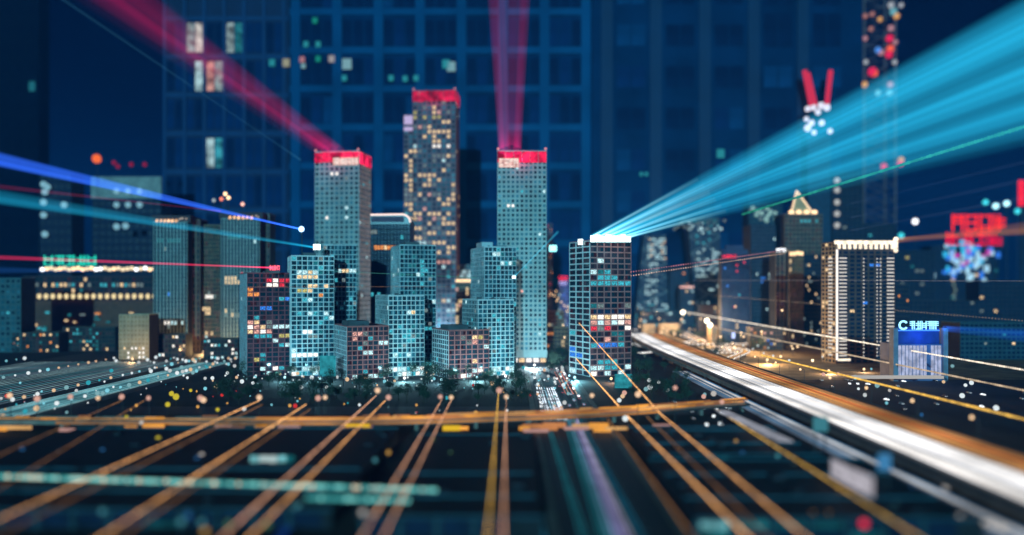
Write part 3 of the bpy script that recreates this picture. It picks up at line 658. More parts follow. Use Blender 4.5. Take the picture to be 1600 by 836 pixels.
ll = MB(); ll.tube(q0 - v*.5, cen - v*.5, 1.4); ll.tube(q1 - v*.5, cen - v*.5, 1.4); ll.build('ridge_light', emis('ridge_gold', (1,.72,.45), 1.3), rt)
g = tower('flat_block', 'dark block with scattered tiny white windows just left of the white outlined tower', 1255, 1284, 398, 1120, 0, 8, 6.4, depth=30, frame=mat('ink_wall', (.02,.025,.04)), glass=GLN, mw=.25, trf=.4, split=False, rnd=.12, keys=('dw','wm','dw'), cat='apartment tower')

# white outlined tower with gold cornice
R8 = tower('outlined_tower', 'dark tower outlined in white light with a glowing gold and white cornice', 1306, 1397, 378, 850, 5, 9, 6.6, xl=1284, frame=mat('brown_black_frame', (.085,.055,.055)), frame_side=mat('tan_frame', (.33,.24,.15)), glass=GLN, mw=.3, trf=.35, split=False, rnd=.005, keys=('ty','wm'),
    lit=[(5,5,4,6,'bl',.8), (14,14,4,7,'bl',.5)], lit_side=[(0,40,0,3,'wm',.12)], dep=.4, ns=4)
rt, C, u, v, W, D, H = R8
E_COR = emis('cornice_white', (1.0, .86, .66), 1.5, .3, .2)
MB().box(C - u*3 - v*2.2 + up*(H-2.5), u*(W+4), -v*1.6, up*4).build('cornice_light', E_COR, rt)
for i in range(11): MB().box(C + u*(W*(i+.15)/11) - v*1.8 + up*(H-7.5), u*(W/11*.5), -v*1.2, up*5.2).build('bracket_lamp', E_COR, rt)
for i in range(4): MB().ball(C + u*(W+.5) - v*2.5 + up*(H+3-4*i), 2.6).build('corner_lamp', E_COR, rt)
MB().box(C - u*.5 - v*1.2 + up*4, u*1.9, -v*1.0, up*(H-12)).build('edge_light', emis('edge_white', (1,.92,.86), 1.4), rt)
tk = emis('tick_white', (1, .93, .85), .95)
nrow = 28
for j in range(nrow):
    z = 8 + (H-22)*j/nrow
    MB().box(C + u*3.2 - v*.7 + up*z, u*8.5, -v*.5, up*1.1).build('tick_lamp', tk, rt)
    MB().box(C + u*(W-8.5) - v*.7 + up*z, u*8, -v*.5, up*1.1).build('tick_lamp', tk, rt)
    MB().box(C + v*6 - u*.7 + up*z, v*9, -u*.4, up*1.2).build('tick_lamp', tk, rt)
    for f_ in (.47, .70, .76):
        MB().ball(C + u*(W*f_) - v*.9 + up*z, .75, 6, 4).build('dot_lamp', tk, rt)
MB().box(C + u*1 - v*2 + up*3, u*14, -v*.8, up*2.4).build('base_light', E_COR, rt)

# blue sign building
YS = 690
rt = thing('showroom_block', 'showroom with white lit fins under a glowing blue rooftop sign', 'showroom', P(1436, HZ, YS) * 1.0)
rt.location.z = 0
x0, x1 = P(1400, 0, YS).x, P(1475, 0, YS).x; H = P(0, 538, YS).z
MB().box((x0, YS, 0), (x1-x0,0,0), (0,30,0), (0,0,H)).build('wall', mat('blue_grey_wall', (.10,.14,.28)), rt)
for i in range(12):
    if i == 8: continue
    xx = x0 + 2 + (x1-x0-4)*i/12
    MB().box((xx, YS-1, 2), (2.1,0,0), (0,.9,0), (0,0,H-3)).build('lit_fin', emis('fin_white', (.62,.70,1.0), .62, .3, .2), rt)
for xx in (x0-3, x1-1.5):
    MB().box((xx, YS-2, 0), (4,0,0), (0,8,0), (0,0,H+14)).build('side_pylon', mat('pale_pylon', (.22,.24,.30)), rt)
MB().box((x0+1, YS+2, H+.3), (x1-x0-4,0,0), (0,1.2,0), (0,0,14.5)).build('sign_board', mat('navy_sign_board', (.02,.05,.25)), rt)
E_SIGN = emis('sign_ice_blue', (.30,.72,1.0), 2.0)
tz = P(0, 515, YS).z
lg = MB(); cx_ = x0+7
for i in range(14):
    a0, a1 = math.radians(35 + 290*i/14), math.radians(35 + 290*(i+1)/14)
    lg.tube((cx_+3.4*math.cos(a0), YS+1.2, tz+3.8+3.4*math.sin(a0)), (cx_+3.4*math.cos(a1), YS+1.2, tz+3.8+3.4*math.sin(a1)), .9, .9, 6)
lg.build('logo_ring', E_SIGN, rt)
sign_glyphs(rt, Vector((x0+12.5, YS+1.9, tz)), Vector((1,0,0)), x1-x0-16, 7.4, 5, E_SIGN, dep=.6)
MB().box((x0+1, YS+1.6, tz-1.3), (x1-x0-4,0,0), (0,.5,0), (0,0,1)).build('sign_tube', E_BLUE, rt)
MB().box(P(1335, 592, 640), (140*640/FPX,0,0), (0,6,0), (0,0,2.2)).build('entrance_canopy', emis('canopy_white', (.8,.78,.74), .55), rt)
lamp_light(rt, (0, -8, H+8), (.05,.2,1), 9000)

# red sign tower with LED board
YT = 1900
g = tower('sign_tower', 'dark tower carrying big red letters above a blue and white screen at far right', 1455, 1560, 384, YT, 0, 14, 7, depth=50, frame=mat('ink_wall', (0,0,0)), glass=GLN, mw=.3, trf=.4, split=False, rnd=.03, keys=('dw','dt','wm'), cat='tower')
rt, C, u, v, W, D, H = g
qd = YT/FPX
E_RSIGN = emis('sign_red', (1.0, .025, .02), 1.5)
sign_glyphs(rt, P(1486, 361, YT-4), Vector((1,0,0)), 86*qd, 26*qd, 4, E_RSIGN, dep=1.5)
sign_glyphs(rt, P(1477, 383, YT-4), Vector((1,0,0)), 90*qd, 20*qd, 4, emis('sign_red_deep', (1,.0,.04), 1.2), dep=1.5)
b = MB()
for x in (1490, 1530, 1565): b.tube(P(x, 390, YT), P(x, 340, YT), 1.2)
b.build('sign_frame', STEEL, rt)
for i in range(60):
    x, y = random.gauss(1505, 22), R(385, 442); col = random.choice([emis('screen_ice', (.45,.8,1), 1.1), emis('screen_blue', (.04,.25,1), 1.0), emis('screen_cyan', (.05,.6,1), 1.0), emis('screen_magenta', (.9,.05,.6), .8), emis('screen_ice', (0,0,0))])
    MB().box(P(x, y, YT-5), (R(5,9)*qd,0,0), (0,1,0), (0,0,R(5,12)*qd)).build('screen_tile', col, rt)
for i in range(12):
    MB().ball(P(1492 + R(-2,2), 445 + 8*i, YT-5), 3.2).build('dot_lamp', emis('dull_green_lamp', (.35,.5,.4), .7), rt)

for lab, xc, xr, yt, Yd, rn, keys in (
   ('dim slate block with tiny lights between the two leaning towers', 1046, 1076, 418, 1430, .10, ('dw','dt','or')),
   ('pale lit low block under the golden sign between the leaning towers', 1062, 1084, 446, 1370, .16, ('dw','wm','cw')),
   ('slate block with teal lights right of the second leaning tower', 1131, 1150, 430, 1440, .08, ('dt','ty','dw')),
   ('dim brown block with warm lights behind the interchange lamps', 1090, 1130, 478, 1330, .14, ('wm','or','dw')),
   ('low brown block with warm shop lights below the apartment tower', 1172, 1228, 512, 1050, .14, ('wm','pk','or','bl'))):
    fm = mat('slate_block_wall', (.03,.045,.075)) if 'brown' not in lab else mat('dim_brown_wall', (.12,.08,.055))
    g = tower('city_block', lab, xc, xr, yt, Yd, 0, max(5, int((xr-xc)/5)), 6, depth=16, frame=fm, glass=GLN, mw=.3, trf=.45, split=False, rnd=rn, keys=keys, cat='office block')
    if xc == 1062: MB().box(g[1] - g[3]*.8 + up*(g[6]-4), g[2]*g[4], -g[3]*.6, up*2.5).build('cornice_light', E_PINK, g[0])
# background fill at right
random.seed(21)
for lab, xc, xr, yt, Yd, rn, keys in (
   ('dark block with sparse green and white windows just right of the outlined tower', 1398, 1460, 392, 1500, .09, ('dw','ye','dt')),
   ('low dark block with a tan corner right of the outlined tower', 1398, 1420, 445, 1000, .04, ('wm','or')),
   ('dark block with warm round lights at the right frame edge', 1530, 1640, 440, 1350, .07, ('wm','dw','wm')),
   ('broad dark block behind the showroom fins', 1420, 1530, 470, 1250, .05, ('dw','dt','wm')),
   ('dark block with teal dots low at the right frame edge', 1500, 1660, 505, 900, .06, ('dt','wm','dw')),
   ('tall ink blue tower with a column of white dots right of the pyramid tower', 1300, 1348, 268, 1450, .01, ('dw',)),
   ('far ink block right of the pyramid tower top', 1290, 1400, 350, 1460, .03, ('dw','ty')),
   ('teal tinted far tower with pale lights at its top, left of the pyramid tower', 1170, 1222, 318, 1440, .08, ('dt','dw'))):
    fm = mat('ink_wall', (.02,.025,.04)) if 'teal' not in lab else mat('deep_teal_wall', (.02,.07,.10))
    g = tower('city_block', lab, xc, xr, yt, Yd, 0, max(5, int((xr-xc)/7)), 7, depth=40, frame=fm, glass=GLN, mw=.3, trf=.45, split=False, rnd=rn, keys=keys, cat='office block')
    if xc == 1300:
        for y in (282, 297, 316, 334, 352): MB().ball(P(1308, y, Yd-4), 5.5).build('dot_lamp', emis('grey_white_lamp', (.6,.62,.6), .8), g[0])
    if xc == 1170:
        for i in range(14): MB().ball(P(R(1176,1215), R(322,350), Yd-4), 3.6).build('dot_lamp', emis('pale_teal_lamp', (.35,.65,.62), .8), g[0])
for x, y, m in ((1556,322,E_COOL), (1573,318,E_COOL), (1590,330,E_TEAL), (1540,316,E_TEAL), (1430,346,E_WHITE), (1408,368,E_TEAL), (1530,470,E_WARM), (1545,480,E_WARM), (1552,492,E_WARM), (1525,485,E_WARM)):
    p = P(x, y, 1700); t = thing('mast_lamp', 'round lamp on a mast behind the right hand towers', 'lamp', (p.x, p.y, 0), 'round lamps above the right hand roofs')
    MB().tube((p.x, p.y, 0), p, .8, .5).build('pole', STEEL, t); MB().ball(p, 6.2).build('lamp_globe', m, t)
b = thing('neon_bar', 'vertical red neon bar at the right frame edge', 'neon sign', P(1597, 320, 1600))
MB().box(P(1592, 322, 1600), (12,0,0), (0,3,0), (0,0,52)).build('tube', emis('neon_red', (1,.02,.05), 1.1), b)
MB().box((P(1598, 322, 1600).x-2, 1601, 0), (4,0,0), (0,3,0), (0,0,P(0,322,1600).z)).build('pole', STEEL, b)

# twin horned tower and lattice mast
t = thing('horned_tower', 'slim dark tower topped by two leaning red lit horns and white lamps', 'tower', (P(1278, HZ, 1440).x, 1440, 0))
qd = 1440/FPX
MB().box((P(1262, 0, 1440).x, 1440, 0), (36*qd,0,0), (0,30,0), (0,0,P(0,212,1440).z)).build('wall', mat('horn_navy', (.012,.05,.10)), t)
E_HORN = emis('horn_red', (.85,.04,.10), .8)
for a, b_ in (((1257,110), (1268,166)), ((1262,114), (1274,166)), ((1298,110), (1292,163))):
    MB().tube(P(*a, 1436), P(*b_, 1436), 4.6, 4.6).build('horn', E_HORN, t)
for x, y in ((1262,170), (1271,168), (1283,165), (1292,168), (1260,186), (1268,192), (1284,192), (1297,205), (1272,207), (1262,200), (1278,175)):
    MB().ball(P(x, y, 1434), R(4.5, 7)).build('lamp', emis('horn_white_lamp', (.85,.85,1.0), 1.1), t)
t = thing('lattice_mast', 'tall lattice mast dotted with red, orange and white lamps at upper right', 'lattice mast', (P(1375, HZ, 1800).x, 1800, 0))
xa, xb = P(1350, 0, 1800).x, P(1399, 0, 1800).x; zt = P(0, -25, 1800).z
lm = mat('mast_steel', (.18,.10,.12), .5)
for x in (xa, xb):
    for y in (1800, 1850): MB().tube((x, y, 0), (x, y, zt), 2.6).build('leg', lm, t)
bz = MB()
for i in range(22):
    z0, z1 = zt*i/22, zt*(i+1)/22
    for y in (1800, 1850): bz.tube((xa, y, z0), (xb, y, z1), .7, .7, 4); bz.tube((xb, y, z0), (xa, y, z1), .7, .7, 4); bz.tube((xa, y, z1), (xb, y, z1), .7, .7, 4)
    for x in (xa, xb): bz.tube((x, 1800, z0), (x, 1850, z1), .7, .7, 4)
bz.build('brace', lm, t, 'stuff')
for x, y, m, r in ((1352,25,'c',4), (1363,22,'c',4), (1375,30,'o',4), (1392,8,'w',5), (1396,18,'t',6), (1401,25,'o',5), (1408,8,'w',4), (1361,45,'c',4), (1392,44,'p',5), (1372,78,'b',5), (1377,82,'p',5), (1390,60,'r',6), (1391,76,'ro',6), (1389,85,'r',6), (1366,114,'ro',6),
   (1363,112,'r',7), (1351,132,'o',5), (1391,132,'p',5), (1353,97,'w',4), (1398,97,'w',4), (1381,260,'r',5), (1407,255,'r',5), (1408,250,'o',5), (1372,145,'t',5), (1390,145,'t',5), (1352,60,'p',4), (1399,66,'p',4)):
    m = {'c': emis('coral_soft', (.7,.3,.25), .6), 'o': emis('orange_soft', (1,.5,.15), .8), 'w': emis('white_soft', (.6,.65,.7), .7), 't': emis('teal_soft', (.25,.7,.8), .6), 'p': emis('pink_soft', (.8,.4,.45), .6), 'b': emis('blue_soft', (.1,.35,1), .9), 'r': emis('red_soft', (1,.02,.1), .9), 'ro': emis('redorange_soft', (1,.12,.05), 1.1)}[m]
    MB().ball(P(x, y, 1790), r*1.4).build('lamp', m, t)

# ------------------------------------------------------------------ elevated highway, ramps, viaduct
def strip(mb, pts, w_, z_thick=.12, dz=0.0):
    """a ribbon of boxes along points"""
    for a, b in zip(pts[:-1], pts[1:]):
        a, b = Vector(a), Vector(b); d = b - a; s = Vector((-d.y, d.x, 0)).normalized()
        mb.box(a - s*(w_/2) + Vector((0,0,dz)), d, s*w_, (0,0,z_thick))
def smooth(pts, n=10):
    out = []
    p = [Vector(x) for x in pts]; p = [p[0]*2 - p[1]] + p + [p[-1]*2 - p[-2]]
    for i in range(1, len(p)-2):
        for k in range(n):
            t = k/n; a, b, c, d = p[i-1], p[i], p[i+1], p[i+2]
            out.append(.5*((2*b) + (c-a)*t + (2*a-5*b+4*c-d)*t*t + (3*b-a-3*c+d)*t**3))
    out.append(p[-2]); return out
random.seed(33)
ZH = 10.0
hw = thing('elevated_highway', 'elevated highway carrying white and orange traffic streams into the distance', 'highway', (195, 700, 0)); hw['kind'] = 'structure'
def hx(y):   # the centre line bends slightly far away
    return 0.0 if y < 780 else (y-780)**2 * 7e-5
ys = [150 + 25*i for i in range(45)]
dk = MB(); strip(dk, [(187+hx(y), y, ZH-1.6) for y in ys], 58, 1.4); dk.build('deck', ASPH, hw)
for x in (157.7, 216.3): 
    pr = MB(); strip(pr, [(x+hx(y), y, ZH-1.9) for y in ys], .5, 2.8); pr.build('parapet', CONC, hw)
pr = MB(); strip(pr, [(192+hx(y), y, ZH-.2) for y in ys], .6, 1.0); pr.build('median', CONC, hw)
for y in range(260, 1200, 55):
    MB().tube((216.6+hx(y), y, ZH-1), (216.6+hx(y), y, ZH+10), .22, .14).build('lamp_post', STEEL, hw)
    MB().tube((216.6+hx(y), y, ZH+10), (213.6+hx(y), y, ZH+10.4), .14).build('lamp_arm', STEEL, hw)
    MB().ball((213.6+hx(y), y, ZH+10.2), .8).build('lamp_head', E_WARM, hw)
for y in range(200, 1200, 50):
    for x in (170, 204): MB().tube((x+hx(y), y, 0), (x+hx(y), y, ZH-1.6), 1.4).build('pier', CONC, hw)
EW = [emis('stream_white_%d' % i, c, s, .35, .02) for i, (c, s) in enumerate((((1,.97,.95), 1.9), ((.95,.96,1), 1.15), ((1,.93,.85), 1.3), ((.85,.9,1), .6), ((.9,.9,.9), .6)))]
EO = [emis('stream_amber_%d' % i, c, s, .45, .02) for i, (c, s) in enumerate((((1,.36,.07), .75), ((1,.16,.05), .7), ((.9,.42,.16), .5), ((1,.5,.15), .8), ((.6,.2,.08), .35)))]
EB = [emis('stream_blue_0', (.15,.42,.75), .4, .4, .02), emis('stream_blue_1', (.3,.45,.65), .3, .4, .02)]
def stream(label, x0, x1, n, mats, wmin, wmax, z, y0=150, y1=1270, fx=hx, group=None):
    t = thing('traffic_stream', label, 'light trail', ((x0+x1)/2, y0, z), group)
    for i in range(n):
        x = x0 + (x1-x0)*(i+.5)/n + R(-.4, .4); ww = R(wmin, wmax)
        b = MB(); strip(b, [(x+fx(y), y, z + .02*i) for y in range(y0, y1, 40)], ww, .25); b.build('streak', random.choice(mats), t)
    return t
stream('dense white stream of headlights on the near side of the elevated highway', 166.5, 191, 17, EW[:3] + EW, .4, 1.1, ZH+.5)
stream('orange and red stream of tail lights on the far side of the elevated highway', 193.5, 212, 12, EO, .35, .9, ZH+.5)
stream('dim bluish stream under the near edge of the elevated highway', 149, 163, 10, EB + [EW[4]], .6, 1.4, 3.0, 180, 760, lambda y: 0)
stream('blue white stream of headlights filling the central street behind the viaduct', 19, 34, 8, [emis('street_white', (.75,.88,1), 1.0, .8, .08), emis('street_pale', (.35,.65,.8), .7, .8, .08)], .4, 1.2, .7, 480, 660, lambda y: 0)
stream('short red and amber stream of tail lights on the central street', 39, 50, 4, [emis('street_rose', (.9,.30,.22), .6, .8, .08), emis('street_sand', (.9,.6,.4), .6, .8, .08)], .4, .8, .7, 600, 800, lambda y: 0)
# left avenue
stream('pale teal stream of light along the broad avenue at left, nearest lane', -335, -300, 13, [emis('stream_teal_0', (.20,.52,.58), .95, .4, .02), emis('stream_teal_1', (.34,.58,.62), .62, .4, .02), emis('stream_teal_2', (.12,.40,.48), .55, .4, .02)], 0.5, 1.3, .9, 330, 860, lambda y: 0)
stream('grey blue stream of light along the broad avenue at left, far lane', -520, -345, 26, [emis('stream_teal_1', (0,0,0)), emis('stream_slate', (.25,.40,.5), .48, .4, .02), emis('stream_teal_2', (0,0,0))], 0.5, 1.3, .9, 380, 900, lambda y: 0)
# central street foreground streams
for lab, p0, p1, m, ww, nn in (
  ('violet white streak down the central street', (890,640), (970,836), emis('streak_violet', (.42,.40,.85), .62, .3, .05), .6, 3),
  ('broad teal streak beside the violet one on the central street', (880,640), (945,836), emis('streak_teal', (.03,.38,.48), .38, .3, .05), .6, 3),
  ('thin blue streak right of the violet one on the central street', (900,645), (1000,836), emis('streak_blue', (.02,.25,.42), .40, .3, .05), .45, 2),
  ('thin teal streak left of the central street', (855,660), (900,800), emis('streak_teal', (0,0,0)), .45, 2),
  ('leftmost thin teal streak before the central street', (822,655), (850,836), emis('streak_blue', (0,0,0)), .7, 1),
  ('pale blue streak close to the left of the violet one', (885,642), (955,836), emis('streak_pale_blue', (.20,.42,.62), .5, .3, .05), .5, 2),
  ('thin white streak on the right edge of the violet one', (894,642), (982,836), emis('streak_white', (.75,.72,.85), .55, .3, .05), .35, 2),
  ('faint blue diagonal streak across the dark roofs', (585,660), (440,836), emis('streak_deep_blue', (.01,.06,.30), .35, .3, .05), 1.2, 2)):
    a, b_ = G(*p0, .6), G(*p1, .6); d = (b_ - a)
    t = thing('light_streak', lab, 'light trail', a)
    for i in range(nn):
        o = Vector((1,0,0)) * ((i-(nn-1)/2)*1.7); s = MB(); strip(s, [a + o, a + o + d*.5, a + o + d*1.3], ww, .2, .06*i); s.build('streak', m, t)

def ramp(label, pts, z, w_, edge_m, road_m=ASPH, both=True, core=None):
    c = smooth([G(x, y, z) for x, y in pts], 8); t = thing('ramp_road', label, 'road ramp', c[0]); t['kind'] = 'structure'
    b = MB(); strip(b, [p - Vector((0,0,1.0)) for p in c], w_, .9); b.build('deck', mat('ramp_concrete', (.20,.15,.10), .8), t)
    for s_ in ((-1, 1) if both else (1,)):
        e = MB()
        for i in range(len(c)-1):
            d = c[i+1]-c[i]; L = d.length; n = Vector((-d.y, d.x, 0)).normalized(); kseg = max(1, int(L/5))
            for j in range(kseg):
                p = c[i] + d*(j/kseg) + n*(s_*w_/2)
                e.box(p, d*(.62/kseg), n*.5, (0,0,R(.5, .9)))
        e.build('edge_lights', edge_m, t, 'stuff')
    if core:
        for i in range(3):
            b = MB(); strip(b, [p + Vector((0,0,.25+.03*i)) + Vector((0, (i-1)*w_*.2, 0)) for p in c], w_*.14, .15); b.build('streak', core, t)
    for i in range(2, len(c)-1, 6): MB().tube((c[i].x, c[i].y, 0), (c[i].x, c[i].y, z-1), .9).build('pier', CONC, t)
    return t
EDGE = emis('edge_dots', (1,.93,.85), 1.5, .4, .1)
ramp('upper ramp curving from the far highway bend round to the interchange', [(988,515.5), (1025,516), (1056,517.5), (1071,521), (1097,533.6)], 7, 11, EDGE, core=EO[2])
ramp('tight loop ramp inside the interchange with white edge lights', [(1056,519.5), (1071,525.5), (1086,532.5), (1061,535.5)], 5, 9, EDGE)
ramp('straight cross ramp of the interchange running right', [(1061,537), (1120,538), (1206,536.5)], 6, 12, EDGE, core=EO[3])
ramp('lower sliver ramp of the interchange bending back', [(1082,546), (1147,547.5), (1121,541.5)], 5, 9, EDGE)
ramp('amber ramp sweeping down from the interchange to the highway', [(1121,541), (1165,548), (1138,562), (1150,574), (1200,590)], 6, 9, EDGE, core=EO[3])
ramp('lowest cross ramp of the interchange', [(1097,552), (1150,551)], 5, 9, EDGE, core=EO[2])
ramp('white lit slip road rising beside the brown floodlit tower', [(987,537), (1004,541), (1024,548)], 5, 8, EDGE, core=EW[1])
ramp('white lit slip road joining the highway from the left', [(1000,552), (1028,551), (1052,563), (1080,574)], 5, 8, EDGE, core=EW[1])

vd = thing('road_viaduct', 'long low viaduct crossing the whole foreground in amber light', 'viaduct', (-60, 462, 0)); vd['kind'] = 'structure'
ZV = 6.0
vp = [(-420, 452, ZV), (-300, 452, ZV), (-100, 448, ZV), (0, 462, ZV), (70, 482, ZV), (150, 520, ZV)]
vs = smooth(vp, 8)
b = MB(); strip(b, [p - Vector((0,0,1.5)) for p in vs], 16, 1.4); b.build('deck', ASPH, vd)
for s_ in (-8, 8):
    b = MB(); strip(b, [p + Vector((0,s_,-1.6)) for p in vs], .5, 2.3); b.build('parapet', CONC, vd)
for i in range(1, len(vs), 3): MB().cbox((vs[i].x, vs[i].y, 0), 2, 6, ZV-1.5).build('pier', CONC, vd)
EV = [emis('viaduct_amber_0', (1,.42,.07), .75, .5, .03), emis('viaduct_amber_1', (.9,.35,.12), .5, .5, .03), emis('viaduct_amber_2', (1,.55,.2), .6, .5, .03)]
t = thing('traffic_stream', 'amber stream of lights running along the low foreground viaduct', 'light trail', (-60, 456, ZV))
for i in range(4):
    b = MB(); strip(b, [p + Vector((0, -5+3.2*i, .5+.02*i)) for p in vs[(0 if i == 1 else 14):]], R(.7, 1.3), .5); b.build('streak', EV[(i+1) % 3], t)
b = MB(); strip(b, [p + Vector((0, -8.6, -1.0)) for p in vs[10:]], .3, 1.0); b.build('parapet_glow', emis('viaduct_edge_glow', (.75,.30,.06), .55, .6, .03), t)  # self-lit strip stands for amber lamplight falling on the near parapet
for i in range(150):
    kx = random.random()**.7; i0 = int(kx*(len(vs)-2)); f_ = random.random()
    p = vs[i0].lerp(vs[i0+1], f_) + Vector((0, R(-7, 6), R(.2, 1.6))); d = (vs[i0+1]-vs[i0]).normalized()
    bright = i0 > len(vs)*.45 or random.random() < .45
    if bright: MB().box(p, d*R(6, 38 if i0 > len(vs)*.45 else 12), (0,R(.6,1.6),0), (0,0,R(.5,1.3))).build('dash', random.choice(EV + [emis('dash_brown', (.55,.25,.12), .4)]), t)
for i in range(34):      # broken amber dashes low on the near side
    x = R(-300, 90); y = 440 + R(-6, 4); L = R(4, 15)
    MB().box((x, y, R(.8, 3)), (L,0,0), (0,1,0), (0,0,R(1.5,3))).build('dash', random.choice(EV + [emis('dash_gold', (1,.62,.03), .8), emis('dash_rose', (.9,.5,.45), .5)]), t)

# ------------------------------------------------------------------ lamps and light trails
random.seed(44)
def street_lamp(px, py, Y, m, r=1.7, lab='street lamp with a round head along the viaduct', grp='street lamps along the foreground viaduct', glow=None):
    p = P(px, py, Y); t = thing('street_lamp', lab, 'street lamp', (p.x, p.y, 0), grp)
    MB().tube((p.x, p.y+.8, 0), (p.x, p.y+.8, p.z+.6), .28, .16).build('pole', STEEL, t)
    MB().tube((p.x, p.y+.8, p.z+.6), (p.x, p.y, p.z+.4), .14).build('arm', STEEL, t)
    MB().ball(p, r).build('lamp_head', m, t)
    if glow: lamp_light(t, p - Vector((p.x, p.y, 0)) - Vector((0,r*1.6,0)), *glow)
    return t
for x, y in ((15,618), (58,623), (110,620), (153,622), (190,620), (232,622), (313,622), (318,625), (405,621), (497,622), (508,621), (590,610), (607,621), (688,620), (705,621), (780,610), (791,620), (925,618), (997,616), (1055,606), (1128,628), (870,640)):
    street_lamp(x, y, 470, random.choice([emis('viaduct_pink_lamp', (.9,.50,.40), .8), emis('viaduct_warm_lamp', (1,.66,.42), 1.0), emis('viaduct_pink_lamp', (0,0,0))]), R(1.3, 1.9))
# festoon lines: stretched lamp light, built as glowing beads
def light_trail(label, p0, p1, m, r=.62, z0=8.5, ext=.35, step=2.0, Ys=None, cat='string lights'):
    if not Ys: r *= .46; step = 1.15
    if Ys: a, b = P(*p0, Ys[0]), P(*p1, Ys[1])
    else: a, b = G(*p0, z0), G(*p1, z0)
    d = b - a; b = b + d*ext; d = b - a; L = d.length
    t = thing('beaded_light_trail', label, cat, a)
    MB().tube(a, b, .05, .05, 4).build('trail_core', STEEL, t)
    k = MB(); n = int(L/step)
    for i in range(n+1):
        k.ball(a + d*(i/n), r*R(.85, 1.15), 6, 4)
    k.build('beads', m, t, 'stuff')
FA = emis('trail_amber', (1.0, .48, .17), 1.7, .35, .15); FG = emis('trail_gold', (.95, .55, .1), 1.2, .35, .15); FP = emis('trail_rose', (.95, .48, .28), 1.3, .35, .15); FD = emis('trail_brown', (.6, .28, .1), .6, .35, .15)
for lab, p0, p1, m, r in (
  ('faint brown light trail of beads, outermost at left', (190,626), (35,695), FD, .5), ('faint brown light trail of beads, second from the left', (225,626), (50,732), FD, .5),
  ('amber light trail of bulbs, upper of the first bright pair at left', (405,626), (10,806), FA, .62), ('brown light trail of bulbs, lower of the first bright pair at left', (410,632), (20,826), FD, .55),
  ('amber light trail of bulbs, upper of the second pair at left', (478,632), (162,836), FA, .6), ('rose light trail of bulbs, lower of the second pair at left', (484,640), (190,838), FD, .55),
  ('rose light trail of bulbs left of the blue streak', (588,618), (350,836), FP, .6), ('amber light trail of bulbs right of the blue streak', (602,626), (393,836), FA, .55),
  ('amber light trail of bulbs, left of the pair below the turquoise block', (690,625), (567,836), FP, .5), ('rose light trail of bulbs, right of the pair below the turquoise block', (705,625), (600,836), FP, .5),
  ('golden light trail of bulbs, left of the near vertical pair', (779,612), (762,836), FG, .55), ('rose light trail of bulbs, right of the near vertical pair', (791,622), (786,836), FP, .55),
  ('amber light trail of beads, first right of the central street', (950,655), (1080,836), FD, .6), ('bright amber light trail of bulbs, second right of the central street', (985,655), (1165,836), FA, .68),
  ('brown light trail of bulbs, third right of the central street', (1010,650), (1195,836), FD, .5), ('amber light trail of bulbs, fourth right of the central street', (1030,645), (1255,836), FA, .62),
  ('golden light trail of bulbs, rightmost before the highway', (1120,640), (1430,836), FG, .6)):
    light_trail(lab, p0, p1, m, r)
light_trail('thin amber light trail from the brown floodlit tower down to the street', (900,560), (985,655), FA, .45, Ys=(735, 470), ext=0.0)
light_trail('thin amber light trail crossing the brown tower to the highway side', (905,505), (1035,650), FA, .4, Ys=(730, 470), ext=0.0)
FW = emis('trail_white', (1,.86,.68), 1.3, .3, .15); FT = emis('trail_tan', (1,.75,.5), .6, .3, .15)
light_trail('upper white light trail from the far mast to the right frame edge', (1067,487), (1600,578), FW, .75, Ys=(1300, 560), step=2.2)
light_trail('lower white light trail from the twin mast to the right frame edge', (1108,510), (1600,610), FT, .8, Ys=(1150, 540), step=2.2)
light_trail('third faint light trail from the mid mast to the right', (1118,462), (1400,485), FT, .45, Ys=(1060, 900), step=3, ext=.8)
light_trail('golden light trail low across the right foreground', (1190,555), (1600,655), FG, .7, Ys=(760, 420))
light_trail('green light trail rising under the cyan beam', (1160,335), (1600,198), emis('trail_green', (.03,.38,.27), .6, .3, .1), 1.3, Ys=(900, 520), step=3)
light_trail('tan dotted light trail from the brown tower to the slim gold tower', (986,431), (1225,396), emis('trail_dust', (.9,.6,.45), .8, .3, .1), .6, Ys=(718, 820), step=3, ext=0)
light_trail('second tan dotted light trail just above the other over the far blocks', (986,425), (1225,391), emis('trail_mauve', (.6,.25,.3), .6, .3, .1), .7, Ys=(718, 820), step=3, ext=0)
light_trail('thin white level light trail across the right hand towers', (1085,438), (1600,439), emis('trail_pale', (.6,.6,.65), .55), .3, Ys=(1040, 700), step=1.4, ext=.1)
light_trail('thin green light trail across the cyan gridded towers', (455,421), (745,434), emis('trail_greenish', (.12,.6,.48), .55, .4, .1), .35, Ys=(715, 710), step=1.5, ext=0)
light_trail('thin orange light trail across the cyan gridded towers', (386,448), (705,448), emis('trail_rust', (.85,.42,.18), .55, .4, .1), .25, Ys=(712, 712), step=1.5, ext=0)
# teal lamp row across the left foreground
def bead_row(label, p0, p1, Y0, Y1, n, mats, r):
    a, b = P(*p0, Y0), P(*p1, Y1); t = thing('lamp_rail', label, 'lamp rail', (a.x, a.y, 0))
    MB().tube(a - Vector((0,0,r)), b - Vector((0,0,r)), .3).build('rail', STEEL, t)
    for i in range(5):
        p = a + (b-a)*(i/4); MB().tube((p.x, p.y, 0), p - Vector((0,0,r)), .35).build('post', STEEL, t)
    for i in range(n): MB().ball(a + (b-a)*((i+.5)/n), r*R(.8, 1.1), 6, 4).build('bulb', random.choice(mats), t)
TB = [emis('rail_teal', (.20,.70,.66), 1.25), emis('rail_mint', (.45,.80,.72), 1.15), emis('rail_teal', (0,0,0)), emis('rail_cream', (.9,.82,.6), 1.2), emis('rail_deep', (.06,.42,.42), 1.0)]
bead_row('teal row of round bulbs across the left foreground', (-8,744), (683,766), 306, 285, 110, TB, .85)
